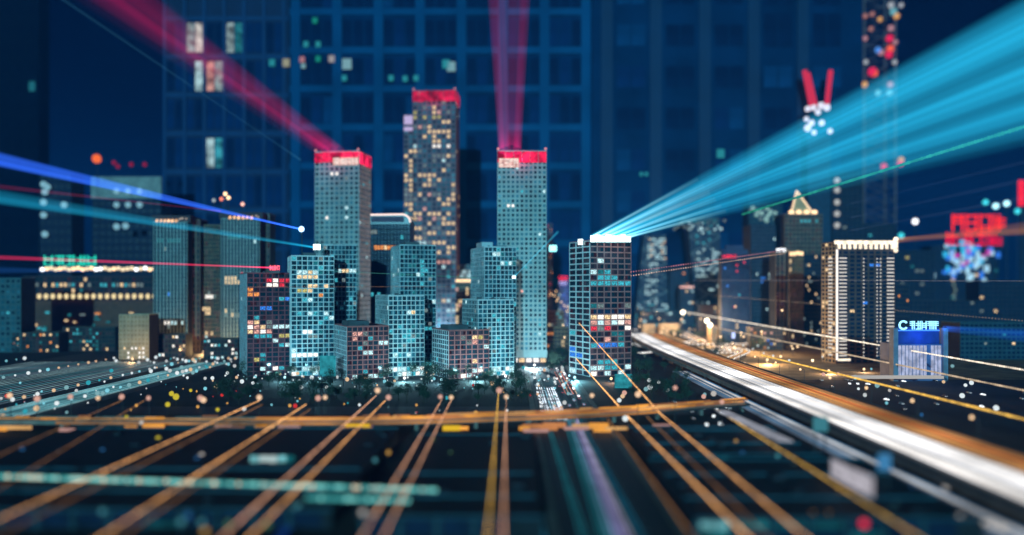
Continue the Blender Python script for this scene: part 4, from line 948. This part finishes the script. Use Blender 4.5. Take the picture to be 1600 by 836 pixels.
bead_row('short teal row of bulbs under the long one', (478,778), (640,782), 274, 272, 24, [TB[4], TB[0]], .8)

# scattered lamps: low garden lamps among the trees and in the foreground
_proto = {}
def small_lamp(px, py, Y, m, r, lab, grp, nm='garden_lamp'):
    p = P(px, py, Y)
    if p.z < r + .4: p.z = r + .4
    k = (m.name, round(r, 1))
    zz = round(p.z, 1)
    t = thing(nm, lab, 'lamp', (p.x, p.y, 0), grp)
    if k not in _proto: _proto[k] = MB().ball((0,0,0), r).mesh('lamp_globe', m)
    o = bpy.data.objects.new('lamp_globe', _proto[k]); COL.objects.link(o); o.parent = t; o.location = (0,0,p.z)
    MB().tube((p.x, p.y, 0), (p.x, p.y, p.z-r), .12, .1, 6).build('post', STEEL, t)
    return t
PAL = [emis('garden_white', (.8,.9,.92), 1.0), emis('garden_white', (0,0,0)), emis('garden_cool', (.25,.72,.85), .9), emis('garden_cool', (0,0,0)), emis('garden_teal', (.04,.45,.55), .8), emis('garden_warm', (.9,.6,.35), .9), emis('soft_white_globe', (.7,.75,.75), .8), emis('soft_cool_globe', (.3,.6,.65), .7)]
for i in range(150):
    x, y = R(380, 860), min(632, max(572, random.gauss(586, 12)))
    Y = FPX*(CAMH-2.5)/(y-HZ)
    small_lamp(x, y, Y, random.choice(PAL), random.choice((R(.4,.9), R(.4,.9), R(.9,1.9))), 'small round lamp in the garden before the gridded towers', 'garden lamps before the gridded towers')
for X in (-298, -338, -430, -525):
    for i in range(28):
        Y = 400 + 17*i + R(-3, 3)
        if abs(X*FPX/Y) > 810: continue
        small_lamp(800 + X*FPX/Y, HZ + (CAMH-5)*FPX/Y, Y, random.choice(PAL + PAL[:1]), R(.7, 1.9), 'round lamp along the broad left avenue', 'round lamps along the left avenue', 'avenue_lamp')
for i in range(64):
    x, y = random.gauss(300, 62), random.gauss(574, 13)
    if not 30 < x < 400 or y > 612 or y < 552: continue
    small_lamp(x, y, FPX*(CAMH-3)/(y-HZ), random.choice(PAL + PAL[:2] + PAL[:1]), R(.6, 1.9), 'round lamp at the foot of the ribbed towers', 'crowd of lamps at the foot of the ribbed towers', 'plaza_lamp')
for i in range(48):
    x, y = R(930, 1600), random.gauss(612, 22)
    if y < 560: continue
    Y = FPX*(CAMH-3)/(y-HZ)
    if 145 < (x-800)*Y/FPX < 250: continue
    small_lamp(x, y, Y, random.choice([PAL[5], PAL[0], emis('garden_pink', (.9,.5,.4), .8), PAL[6], PAL[7], PAL[2]]), R(1.0, 2.2), 'round lamp on the ground beside the elevated highway', 'round lamps beside the elevated highway', 'verge_lamp')
for i in range(75):
    x, y = R(0, 900), R(598, 646); Y = FPX*(CAMH-2)/(y-HZ)
    small_lamp(x, y, Y, random.choice([PAL[0], PAL[2], PAL[4], PAL[6], PAL[7], emis('kerb_amber', (.95,.5,.12), .8), emis('kerb_amber', (0,0,0)), emis('kerb_red', (.9,.05,.05), .7)]), random.choice((R(.35,.7), R(.5,1.5))), 'low round light on the street behind the viaduct', 'low lights on the street behind the viaduct', 'kerb_lamp')
SOFT = {'w': emis('near_white', (.75,.7,.65), .7), 'a': emis('near_amber', (.9,.5,.12), .6), 't': emis('near_teal', (.1,.42,.5), .55), 'b': emis('near_blue', (.04,.2,.5), .5), 'r': emis('near_red', (1,.03,.08), 1.0), 'g': emis('near_green', (.15,.4,.2), .45), 'y': emis('near_yellow', (.85,.7,.05), .7)}
for x, y, c, r in ((1492,735,'w',1.2), (1510,738,'a',.9), (1530,745,'w',1.2), (1548,752,'w',1.2), (1565,758,'w',1.2), (1592,748,'w',1.2), (1350,818,'r',1.3), (1295,805,'a',1.0), (1270,805,'a',1.0), (1400,790,'t',1.0), (1392,800,'t',1.0), (1408,812,'t',1.0), (1425,765,'b',1.2), (1312,772,'a',1.0), (1308,765,'a',1.0),
  (1478,760,'w',1.3), (1500,810,'w',1.3), (1518,812,'a',1.0), (1535,815,'w',1.3), (1550,820,'w',1.3), (1566,826,'w',1.3), (1215,712,'t',1.0), (1225,720,'w',1.0), (1240,728,'t',1.0), (1150,690,'a',1.0), (1160,708,'b',1.0), (35,703,'b',1.1), (160,704,'b',1.1), (160,799,'t',1.0), (315,711,'w',1.1), (308,717,'b',1.1), (283,815,'t',1.1),
  (294,805,'b',1.1), (320,830,'a',1.0), (315,816,'t',1.0), (357,818,'g',1.0), (417,820,'g',1.0), (460,796,'t',1.2), (466,790,'t',1.0), (567,801,'w',1.1), (580,807,'w',1.0), (586,719,'t',1.0), (607,707,'a',1.0), (704,709,'g',1.0), (678,689,'g',1.0), (247,685,'y',1.2), (198,652,'y',1.2), (275,620,'y',2.2), (268,615,'y',1.8), (262,632,'y',1.6), (298,610,'y',1.2),
  (97,752,'a',1.0), (340,640,'y',1.2), (221,660,'w',1.2), (1390,610,'w',1.2), (1115,615,'w',2.0), (1460,680,'w',1.1), (1476,676,'t',1.1), (1500,692,'w',1.1), (1335,665,'a',1.2), (1358,668,'y',1.1), (1380,680,'y',1.1), (1440,648,'b',1.1)):
    Y = FPX*(CAMH-6)/(y-HZ)
    small_lamp(x, y, Y, SOFT[c], r, 'single %s globe lamp standing among the dark foreground roofs' % {'w':'white','a':'amber','t':'teal','b':'blue','r':'red','g':'green','y':'yellow'}[c], 'scattered globe lamps in the foreground', 'globe_lamp')
# very bright masts at the interchange
E_HOT = emis('hot_mast_lamp', (1, .85, .6), 6.0)
for x, y, Y, lab in ((1067,488,1290,'tall mast with a blazing warm lamp, left of the three at the interchange'), (1104.5,501,1140,'tall mast with a blazing warm lamp, middle of the three at the interchange'), (1109.5,508,1130,'tall mast with a blazing warm lamp, right of the three at the interchange')):
    street_lamp(x, y, Y, E_HOT, 3.4, lab, None, ((1,.66,.36), 260000))
for x, y, Y in ((1149,479,1120), (1222,485,900), (1065,499,1200), (1095,498,1200), (1158,520,1010), (1126,526,1000), (1162,526,990), (1190,518,960), (1001,500,1300), (1030,498,1300), (999,510,1150), (1199,562,840), (1208,559,830), (1220,557,800), (1163,568,820)):
    street_lamp(x, y, Y, E_WARM, 1.3, 'small warm street lamp near the interchange', 'small street lamps round the interchange', ((1,.60,.26), 150000) if x in (1158,1001,1199,1126,1095,1163,1190,1065) else None)
for i in range(46):
    x, y = R(1000, 1290), R(500, 566); Y = FPX*(CAMH-R(6, 12))/(y-HZ)
    if abs((x-800)*Y/FPX - 187) < 30: continue
    small_lamp(x, y, Y, random.choice([E_WARM, E_WARM, emis('hot_warm_globe', (1,.72,.42), 3.0), PAL[0]]), R(.7, 1.5), 'small round lamp among the interchange ramps', 'small round lamps among the interchange ramps', 'ramp_lamp')
for x, y, Y in ((866,462,1250), (870,470,1230), (877,472,1230), (882,478,1210), (886,486,1190), (872,466,1240), (861,460,1260), (880,508,1060), (882,527,950), (869,455,1280), (888,480,1200)):
    street_lamp(x, y, Y, E_WARM, 1.2, 'small warm lamp in the narrow gap right of the panel tower', 'lamps in the narrow street gap')

# ------------------------------------------------------------------ roof floodlights and beams
def beam(label, segs, colour, st, group=None, power=2.4, fade=.75):
    """segs: (start px, start Y, end px, end Y, r0, r1, brightness); each streak a tapering shaft of lit air"""
    t = thing('light_beam', label, 'light beam', P(*segs[0][0], segs[0][1]), group)
    m = beam_mat(label.split()[0] + '_beam_%d' % len(_M), colour, st, power)
    for (a, Ya, b, Yb, r0, r1, br) in segs:
        a, b = P(*a, Ya), P(*b, Yb); k = MB(); n = 16; ns = 12
        d = b - a; ax = d.normalized(); e1 = ax.orthogonal().normalized(); e2 = ax.cross(e1)
        for j in range(ns+1):
            f_ = (j/ns)**1.6; rr = r0 + (r1-r0)*f_
            for i in range(n):
                an = 2*math.pi*i/n; k.v.append(a + d*f_ + (e1*math.cos(an) + e2*math.sin(an))*rr); k.g.append(br*(fade + (1-fade)*(1-f_)**1.3 + 4.0*(1-f_)**16))
        for j in range(ns):
            for i in range(n):
                i2 = (i+1) % n; k.f.append((j*n+i, j*n+i2, (j+1)*n+i2, (j+1)*n+i)); k.m.append(0)
        k.build('shaft', m, t, smooth=True)
    return t
random.seed(55)
segs = []
for q_, br, rr in ((0,.45,4), (.06,.7,5), (.14,1,6.5), (.21,1.05,6), (.27,.9,5), (.33,.6,3.5), (.385,.35,3), (.46,.95,5.5), (.53,1.1,6), (.59,.8,4), (.65,.45,3), (.74,1.0,5), (.80,.9,4.5), (.87,.55,3.5), (.94,.6,4), (1,.3,3.5)):
    segs.append(((923+61*q_, 368+3*q_), 722, (1750, -78 + 262*q_), 400, 1.0, rr*1.15, br))
for q_ in (.12, .17, .235, .29, .49, .55, .62, .76, .82, .91): segs.append(((926+57*q_, 368+3*q_), 722, (1750, -78 + 262*q_), 400, .6, R(1.6, 3.2), R(.25, .55)))
for q_ in (.2, .5, .78): segs.append(((930+50*q_, 369), 722, (1750, -78 + 262*q_), 400, 2.0, 19, .85))
beam('cyan fan of searchlight shafts sweeping from the brown tower roof to the upper right', segs, (.018, .43, .70), .25)
beam('white hot start of the cyan searchlight fan at the brown tower roof', [((926+57*q_, 369+2*q_), 722, (926+57*q_+.2*(824-57*q_), 369-.2*(447-262*q_)), 690, 1.0, R(2.0, 3.6), 1) for q_ in (0, .2, .4, .6, .8, .95)] + [((945, 368), 722, (1200, 250), 640, 3, 8, .4)], (.42, .92, 1.0), .32, fade=.05)
beam('magenta searchlight shaft leaning to the upper left from the left red crowned tower', [((512,236), 1006, (125,-52), 520, 12, 22, .45), ((512,236), 1006, (92,-52), 520, 6, 8.5, 1), ((522,236), 1006, (122,-52), 520, 7, 9.5, 1), ((532,236), 1006, (158,-52), 520, 6, 8.5, 1), ((516,236), 1006, (108,-52), 520, 3, 4, .8)], (.74, .005, .115), .40, fade=.25)
beam('magenta searchlight shaft rising upright from the right red crowned tower', [((784,236), 856, (769,-40), 640, 4, 6, 1), ((790,236), 856, (781,-40), 640, 6, 5, .7), ((799,236), 856, (803,-40), 640, 8, 12, .6), ((808,236), 856, (822,-40), 640, 5, 5.5, 1)], (.66, .008, .13), .34, fade=.3)
beam('blue searchlight shaft running left from the rooftop lamp by the left panel tower', [((470,358), 745, (-70,233), 480, 1.0, 5, 1), ((470,358), 745, (-70,240), 480, .8, 3.0, 1.2), ((468,358), 745, (-70,226), 480, .6, 3.2, .7)], (.03, .14, .95), .42)
beam('cyan thin searchlight shaft running left from the square roof lamp', [((494,387), 745, (-70,296), 480, 1.2, 5.5, .9), ((494,387), 745, (-70,303), 480, .8, 3.5, .7)], (.01, .30, .50), .36)
beam('red thin laser line running left from the plum tower roof sign', [((430,418.5), 728, (-60,400), 560, .7, 2.2, 1)], (.9, .03, .12), .5, fade=.35)
beam('red faint laser line high over the ribbed towers', [((345,330), 840, (-60,285), 560, .8, 2.5, .5)], (.6, .03, .12), .25)
beam('blue faint shaft at far left behind the mall roof lamps', [((130,424), 900, (-60,421), 700, 1.5, 5, .8)], (.03, .2, .8), .4)
beam('blue shaft running right from the showroom sign', [((1476,514), 688, (1680,534), 480, 2.5, 5.5, 1), ((1476,511), 688, (1680,524), 480, 1.5, 4, 1)], (.012, .15, .95), .95)
beam('amber shaft running right from the gold cornice of the outlined tower', [((1399,376), 845, (1690,347), 520, 3, 6, 1), ((1399,373), 845, (1690,357), 520, 2, 4, 1)], (.80, .30, .06), .62)
beam('grey faint shafts fanning across the dark sky at right', [((1330,360), 900, (1690,292), 560, 1, 3, 1), ((1330,340), 900, (1690,262), 560, 1, 3, .8), ((1330,318), 900, (1690,232), 560, 1, 2.5, .6)], (.08, .12, .22), .22)
beam('teal faint thin shaft crossing the dark upper left', [((470,250), 1000, (40,-40), 700, 1, 2.5, 1)], (.03, .14, .22), .12)
beam('cyan thin ray from the lamp on the stepped tower up to the right', [((803,433), 735, (872,362), 700, .5, 1.6, 1)], (.03, .4, .6), .35)

fl = thing('floodlight_bank', 'blazing white cyan floodlight bank along the brown tower roof', 'floodlight', P(953, 371, 722))
for i in range(8):
    p = P(923 + 7.9*i, 378, 721); MB().box(p, (4.2,0,0), (0,2.2,0), (0,0,R(4.5, 7.0))).build('lamp_box', emis('flood_ice', (.75,1.0,1.0), 4.0), fl)
MB().box(P(921, 379.5, 720), (66*721/FPX,0,0), (0,3,0), (0,0,.8)).build('rail', STEEL, fl)
lamp_light(fl, (0, -14, 4), (.2,.8,1), 22000)
def roof_lamp(label, px, py, Y, w_, h, m, glow=None, ball=False):
    p = P(px, py, Y); t = thing('roof_floodlight', label, 'floodlight', (p.x, p.y, p.z-h/2-2.5))
    MB().cbox((p.x, p.y, p.z-h/2-2.5), .6, .6, 2.5).build('stand', STEEL, t)
    (MB().ball(p, w_/2) if ball else MB().cbox((p.x, p.y, p.z-h/2), w_, 1.2, h)).build('lamp_box', m, t)
    if glow: lamp_light(t, (0, -3, 3+h/2), *glow)
roof_lamp('small white square floodlight on the left corner of the brown tower roof', 907, 378, 735, 4.4, 5, emis('flood_ice', (0,0,0)))
roof_lamp('white square floodlight on the corner roof of the taller tucked cyan tower', 495, 386, 748, 6.4, 5.2, emis('flood_white', (.9,1,1), 3))
roof_lamp('round blue white rooftop lamp at the origin of the blue beam', 471, 358, 745, 5.5, 5.5, emis('flood_blue', (.35,.65,1), 4), ((.1,.3,1), 2500), True)
roof_lamp('bright cyan floodlight in the gap right of the white panel tower', 864, 388, 1000, 9, 7.5, emis('flood_cyan', (.3,.95,1), 3), ((.1,.8,1), 30000))
roof_lamp('small cyan square lamp on the edge of the stepped cyan tower', 803, 433, 735, 3.4, 2.4, emis('flood_white', (0,0,0)))
t = thing('roof_sign', 'small red lettered sign on the plum tower roof', 'sign', P(421, 425, 728))
sign_glyphs(t, P(421.5, 422.5, 727), Vector((1,0,0)), 9.2, 4.6, 4, emis('sign_hot_red', (1,.12,.18), 2.2), dep=.5)
MB().box(P(421.5, 427, 728), (9.2,0,0), (0,.4,0), (0,0,2.4)).build('sign_stand', STEEL, t)
# mast carrying the blue lamp
t = thing('roof_mast', 'thin mast under the round blue white lamp', 'mast', (P(471, 0, 745).x, 747, 0))
MB().tube((P(471, 0, 745).x, 747, 0), (P(471, 0, 745).x, 747, P(0, 362, 745).z), .7, .4).build('pole', STEEL, t)

# ground floodlights that wash the lower facades
for x, y, Y, col, wts, m in ((445,583,690,(.35,.85,1),14000,E_COOL), (500,585,682,(.35,.85,1),24000,E_COOL), (575,588,668,(.45,.85,1),4000,E_COOL), (632,585,684,(.4,.9,1),22000,E_WHITE), (690,588,672,(.35,.8,1),6000,E_COOL), (745,586,690,(.4,.9,1),22000,E_COOL), (790,582,700,(.4,.9,1),16000,E_WHITE), (835,566,800,(.6,.9,1),60000,E_WHITE),
   (898,583,690,(.3,.85,1),26000,E_COOL), (955,588,680,(1,.6,.4),5000,E_WARM), (262,551,945,(1,.62,.22),26000,E_WARM), (318,551,970,(1,.62,.25),20000,E_WARM), (362,551,942,(1,.62,.22),26000,E_WARM), (207,535,868,(1,.62,.28),15000,E_WARM), (1295,580,745,(1,.66,.4),14000,E_WARM), (1350,580,760,(1,.7,.45),6000,E_WARM), (525,560,790,(.35,.9,1),14000,E_COOL), (672,527,1150,(.3,.85,1),120000,E_COOL), (700,527,1150,(.3,.85,1),90000,E_COOL), (690,560,800,(.35,.85,1),10000,E_COOL)):
    p = P(x, y, Y); p.z = 3.2
    t = thing('ground_floodlight', 'low floodlight washing the facade behind it', 'floodlight', (p.x, p.y, 0), 'floodlights at the foot of the towers')
    MB().tube((p.x, p.y, 0), (p.x, p.y, 2), .25).build('post', STEEL, t)
    MB().ball(p, 1.2).build('lamp_globe', m, t)
    lamp_light(t, (0, -2.2, 5), col, wts*2.5)

# ------------------------------------------------------------------ trees
random.seed(66)
LEAF = mat('dark_leaf', (.035,.065,.04), .8, var=.5, scale=.5); BARK = mat('bark', (.05,.04,.03), .9)
def tree_proto(seed, h, rad):
    random.seed(seed)
    tr = MB(); tr.tube((0,0,0), (0,0,h*.45), .35, .22, 6)
    for i in range(4):
        a = R(0, 6.28); tr.tube((0,0,h*.38), (math.cos(a)*rad*.6, math.sin(a)*rad*.6, h*R(.6,.8)), .16, .06, 5)
    cr = MB()
    blobs = [Vector((R(-.6,.6)*rad, R(-.6,.6)*rad, h*R(.5,.92))) for _ in range(9)]
    for _ in range(420):
        c = random.choice(blobs) + Vector((random.gauss(0,.28)*rad, random.gauss(0,.28)*rad, random.gauss(0,.09)*h))
        a = Vector((R(-1,1), R(-1,1), R(-1,1))).normalized(); b = a.orthogonal().normalized(); s = R(.25, .55)
        cr.quad(c - a*s, c + b*s*.7, c + a*s, c - b*s*.7)
    return tr.mesh('trunk', BARK), cr.mesh('crown', LEAF)
protos = [tree_proto(100+i, h, r) for i, (h, r) in enumerate(((10, 4.2), (13, 5), (8, 3.8), (15, 4.4)))]
def tree(loc, grp, lab):
    t = thing('street_tree', lab, 'tree', loc, grp); a, b = random.choice(protos)
    s = R(.8, 1.25); t.scale = (s,)*3; t.rotation_euler = (0, 0, R(0, 6))
    for nm, me in (('trunk', a), ('crown', b)):
        o = bpy.data.objects.new(nm, me); COL.objects.link(o); o.parent = t
for i in range(120):
    x, y = R(340, 900), R(588, 632); p = G(x, y)
    if 12 < p.x < 58: continue
    tree(p, 'dark trees in the strip before the gridded towers', 'dark leafy tree before the gridded towers')
for i in range(22):
    p = G(R(858, 886), R(553, 585)); tree(p, 'dark trees in the narrow street gap', 'dark leafy tree in the narrow street gap')
for i in range(34):
    p = G(R(990, 1075), R(556, 632))
    if p.x > 150: continue
    tree(p, 'dark trees below the elevated highway', 'dark leafy tree between the brown tower and the highway')
for x, y, n in ((1058,529,9), (1095,531,8), (1130,545,8), (1112,557,7), (1180,548,6)):
    for i in range(n): tree(G(x + R(-10,10), y + R(-2,2)), 'lamplit trees inside the interchange', 'small lamplit tree inside the interchange loops')

# ------------------------------------------------------------------ cars on the central street and parked by the highway
random.seed(77)
def car_proto(body_m):
    t = thing('parked_car', 'car', 'car', (0, -500, 0))
    b = MB(); prof = [(-2.2,.35), (-2.25,.8), (-1.35,.95), (-.6,1.45), (.9,1.45), (1.6,1.0), (2.2,.9), (2.25,.35)]; n = len(prof)
    b.v = [Vector((-.88, y, z)) for y, z in prof] + [Vector((.88, y, z)) for y, z in prof]
    b.f = [tuple(reversed(range(n))), tuple(range(n, 2*n))] + [(i, (i+1) % n, (i+1) % n + n, i+n) for i in range(n)]; b.m = [0]*len(b.f)
    b.build('body', body_m, t, org=(0,0,0))
    for x in (-.8, .8):
        for y in (-1.4, 1.4): MB().tube((x-.1, y, .34), (x+.1, y, .34), .34, .34, 10).build('wheel', DARK, t, org=(0,0,0))
        MB().cbox((x*.8, -2.3, .55), .4, .16, .26).build('headlight', emis('car_white', (.9,.97,1), 1.6), t, org=(0,0,0))
        MB().cbox((x*.8, 2.3, .62), .36, .16, .24).build('taillight', emis('car_red', (1,.03,.04), 2.0), t, org=(0,0,0))
    MB().quad((-.72,-1.28,1.0), (.72,-1.28,1.0), (.72,-.66,1.44), (-.72,-.66,1.44)).build('windscreen', GL[0], t, org=(0,0,.012))
    return t
cps = [car_proto(mat('car_silver', (.35,.37,.4), .35, .4)), car_proto(mat('car_black', (.03,.03,.035), .3)), car_proto(mat('car_white', (.7,.7,.7), .35))]
nm = ['silver', 'black', 'white']; nxt = [0,0,0]
def put_car(p, rz, lab, grp):
    i = random.randrange(3); lab = lab % nm[i]
    if not nxt[i]: o = cps[i]; o.location = p; o.rotation_euler = (0,0,rz); o['label'] = lab; o['group'] = grp; nxt[i] = 1
    else: dup(cps[i], p, lab, grp, rz)
for i in range(64):
    lane = random.choice((20, 25, 30, 39, 44, 49)); y = 505 + i*4.6 + R(-2, 2)
    put_car(Vector((lane + R(-.5,.5), y, .08)), 0 if lane < 35 else math.pi, '%s car in the traffic on the central street', 'cars on the central street')
for i in range(30):
    p = G(R(1130, 1320), 0) if False else Vector((R(110, 146), R(300, 560), .02)); put_car(p, R(-.3,.3), '%s car parked beside the elevated highway', 'cars parked beside the elevated highway')
for i in range(24):
    p = Vector((R(255, 400), R(520, 700), .02)); put_car(p, R(-.3,.3), '%s car parked on the far side of the elevated highway', 'cars parked beyond the elevated highway')
# headlamp glints of the queue, big enough to bloom out of focus
for i in range(34):
    y = R(500, 800); x = 35 + R(-17, 17)
    pxx = 800 + x*FPX/y; pyy = HZ + (CAMH-2.2)*FPX/y
    small_lamp(pxx, pyy, y, random.choice([PAL[6], PAL[7], PAL[6], E_COOL, emis('soft_warm_globe', (.9,.55,.35), .8), PAL[0], PAL[2], PAL[6], PAL[7]] + ([emis('soft_red_globe', (.9,.05,.06), .9)] if i % 6 == 0 else [])), R(.7, 1.7), 'round light of a headlamp glint along the central street', 'headlamp glints along the central street', 'marker_lamp')

# ------------------------------------------------------------------ low foreground roofs
random.seed(88)
LOW = mat('low_roof_wall', (.012,.016,.022), .8); LOWT = mat('low_teal_frame', (.012,.07,.10), .7)
def low_block(label, x0, x1, y0, y1, h, lit, m=LOW):
    t = thing('low_block', label, 'low building', (x0, y0, 0))
    MB().box((x0,y0,0), (x1-x0,0,0), (0,y1-y0,0), (0,0,h)).build('wall', m, t)
    b = MB()
    for yy in (y0, y1-.5): MB().box((x0,yy,h), (x1-x0,0,0), (0,.5,0), (0,0,.8)).build('parapet', LOWT, t)
    n = int((x1-x0)/12)
    for i in range(n):
        for z in (h*.15, h*.58):
            k = lit.get((i, 0 if z > h*.4 else 1))
            MB().box((x0+12*i+1.5, y0-.2, z), (9,0,0), (0,.15,0), (0,0,h*.34)).build('lit_window' if k else 'window_pane', k or GLN[0], t)
        MB().box((x0+12*i-.5, y0-.5, 0), (1,0,0), (0,.49,0), (0,0,h-.05)).build('pilaster', LOWT, t)
    for i in range(int((x1-x0)/9)):
        MB().cbox((R(x0+3,x1-3), R(y0+5,y1-5), h-.01), R(2,5), R(2,5), R(.8,2)).build('air_unit', DARK, t)
    for yy in (y0+25, y0+60):
        if yy < y1-3: MB().box((x0+2, yy, h-.01), (x1-x0-4,0,0), (0,1.5,0), (0,0,.9)).build('roof_duct', LOWT, t)
    return t
TW = emis('foreground_teal_room', (.02,.28,.33), .5, .6, .2); TWB = emis('foreground_bright_room', (.25,.72,.78), .8, .5, .2); TWD = emis('foreground_dim_room', (.01,.14,.18), .5, .6, .2)
low_block('low dark roofed building with blue green frames left of the central street', -48, 10, 255, 400, 6.5, {(4,0): TWD})
low_block('low dark roofed building with teal lit windows right of the central street', 58, 150, 252, 340, 6.8, {(0,0): TWB, (1,0): TW, (2,0): TWD, (3,0): TWD, (0,1): TW, (4,1): TWD})
low_block('long low dark roofed building at far left of the foreground', -230, -60, 265, 420, 6, {(3,0): TWD, (9,1): TWD})
low_block('small low dark roofed building behind the teal lit one', 62, 140, 356, 428, 5.5, {(2,0): TWD})
t = thing('window_row', 'short row of bright teal roof lights on the long low roof', 'roof light', G(390, 722, 6))
for i in range(5): MB().cbox(G(398 + 14*i, 722, 6.0), 3.2, 2, 2.6).build('skylight', [TWB, emis('skylight_white', (.6,.8,.8), .7), emis('skylight_white', (0,0,0)), TWB, TW][i], t)
def sign_panel(name, label, px, py, Y, w_, h, m, leg=True, stripes=0):
    p = P(px, py, Y); t = thing(name, label, 'billboard', (p.x, p.y, 0))
    for dx in (-w_*.35, w_*.35): MB().tube((p.x+dx, p.y+.6, 0), (p.x+dx, p.y+.6, p.z), .3).build('post', STEEL, t)
    MB().cbox((p.x, p.y, p.z-h/2), w_, .6, h).build('lit_panel', m, t)
E_TPAN = emis('teal_panel', (.04,.42,.50), .62, .3, .2)
sign_panel('lit_billboard', 'plain turquoise lit billboard at the foot of the brown floodlit tower', 974, 600, 640, 14, 16, E_TPAN)
sign_panel('lit_billboard', 'plain turquoise lit billboard at the foot of the second cyan tower', 512, 572, 690, 14, 18, E_TPAN)
sign_panel('lit_billboard', 'small blue lit billboard beside the elevated highway', 1382, 722, 290, 4.6, 6, emis('blue_panel', (.08,.35,.7), .6))
sign_panel('lit_billboard', 'small pale cyan billboard under the highway edge', 1282, 663, 360, 6.5, 6.5, emis('cyan_panel', (.1,.45,.55), .45))
t = thing('bus_shelter', 'long white lit shelter roof beside the road at lower right', 'shelter', G(1330, 780, 0))
a, b_ = P(1298, 722, 300), P(1364, 752, 250)
for i in range(5):
    d = b_-a; MB().box(a + Vector((0,0,-1.35*i)), d*.985, Vector((.6,.4,0)), (0,0,1.0)).build('lit_slat', emis('shelter_white', (.72,.68,.76), .62, .25, .2), t)
for f_ in (.05, .95): MB().tube(a + d*f_ - Vector((0,0,6)), Vector(((a + d*f_).x, (a + d*f_).y, 0)), .25).build('post', STEEL, t)
a, b_ = P(1118, 642, 470), P(1215, 690, 360); d = b_ - a
t = thing('bus_shelter', 'long pale lit shelter roof just right of the viaduct end', 'shelter', (a.x, a.y, 0))
for i in range(4): MB().box(a + Vector((2.2*i, .8*i, -.3*i)), d, (1.6,.5,0), (0,0,.7)).build('lit_slat', emis('shelter_pale', (.55,.58,.68), .5, .4, .1), t)
for f_ in (.05, .95): MB().tube(a + d*f_, Vector(((a + d*f_).x, (a + d*f_).y, 0)), .25).build('post', STEEL, t)
for lab, x0, x1, yt, Yd in (('pale flat roofed shed left of the interchange', 1004, 1024, 508, 1330), ('pale long shed with small windows left of the interchange', 1032, 1061, 507, 1310), ('long tan lit hall beyond the interchange lamps', 1112, 1170, 511, 1180)):
    g = tower('low_shed', lab, x0, x1, yt, Yd, 0, 8, 6, depth=24, frame=TAN, body=TAN, glass=GLB, mw=.65, trf=.6, split=False, rnd=0, cat='shed')
s_ = thing('sign_box', 'small blue white lit sign on a post at the interchange', 'sign', G(1146, 533, 0))
p = P(1146, 528.5, 980); MB().cbox(p, 4, 1, 7).build('lit_panel', emis('blue_white_panel', (.5,.6,1), 1.6), s_); MB().tube((p.x, p.y, 0), p, .3).build('post', STEEL, s_)

# ------------------------------------------------------------------ air
hz = MB().box((-4100, -320, -1), (8200,0,0), (0,6400,0), (0,0,860)); hm = bpy.data.materials.new('night_haze'); hm.use_nodes = True
t_ = hm.node_tree; t_.nodes.remove(t_.nodes['Principled BSDF']); pv = t_.nodes.new('ShaderNodeVolumePrincipled')
pv.inputs['Color'].default_value = (.05,.34,1,1); pv.inputs['Density'].default_value = .00008; pv.inputs['Anisotropy'].default_value = 0.0
t_.links.new(pv.outputs[0], t_.nodes['Material Output'].inputs['Volume'])
hz.build('haze', hm, kind='stuff')

# ------------------------------------------------------------------ one label per thing: its place in its row, counted from the left
def ordinal(n):
    w_ = ['first','second','third','fourth','fifth','sixth','seventh','eighth','ninth','tenth','eleventh','twelfth']
    return w_[n-1] if n <= 12 else '%d%s' % (n, 'th' if 10 < n % 100 < 14 else {1:'st',2:'nd',3:'rd'}.get(n % 10, 'th'))
same = {}
for o in S.objects:
    if o.parent is None and o.get('group') and o.get('label'): same.setdefault((o['group'], o['label']), []).append(o)
HUE = {'white': 'white', 'cool': 'pale cyan', 'teal': 'teal', 'warm': 'warm', 'pink': 'pink', 'red': 'red', 'amber': 'amber', 'soft_cool': 'soft cyan'}
for (gr, lb_), os_ in same.items():
    by = {}
    for o in os_:
        hue = ''
        if 'lamp' in o.name:
            for ch in o.children:
                if ch.name.startswith(('lamp_globe', 'lamp_head')):
                    hue = next((v for k, v in reversed(HUE.items()) if k in ch.data.materials[0].name), '')
        by.setdefault(hue, []).append(o)
    for hue, l in by.items():
        if len(os_) < 2: continue
        l.sort(key=lambda o: o.location.x/max(1, o.location.y))
        for i, o in enumerate(l):
            base = lb_
            if hue and hue not in base: base = base.replace('round lamp', hue + ' round lamp').replace('round light', hue + ' round light').replace('street lamp', hue + ' street lamp').replace('marker lamp', hue + ' marker lamp').replace('warm round head', 'round head')
            o['label'] = (ordinal(i+1) + ' ' + base).replace(' in the ', ' from the left in the ', 1) if ' in the ' in base and len(base.split()) < 12 else ordinal(i+1) + ' from the left, ' + base
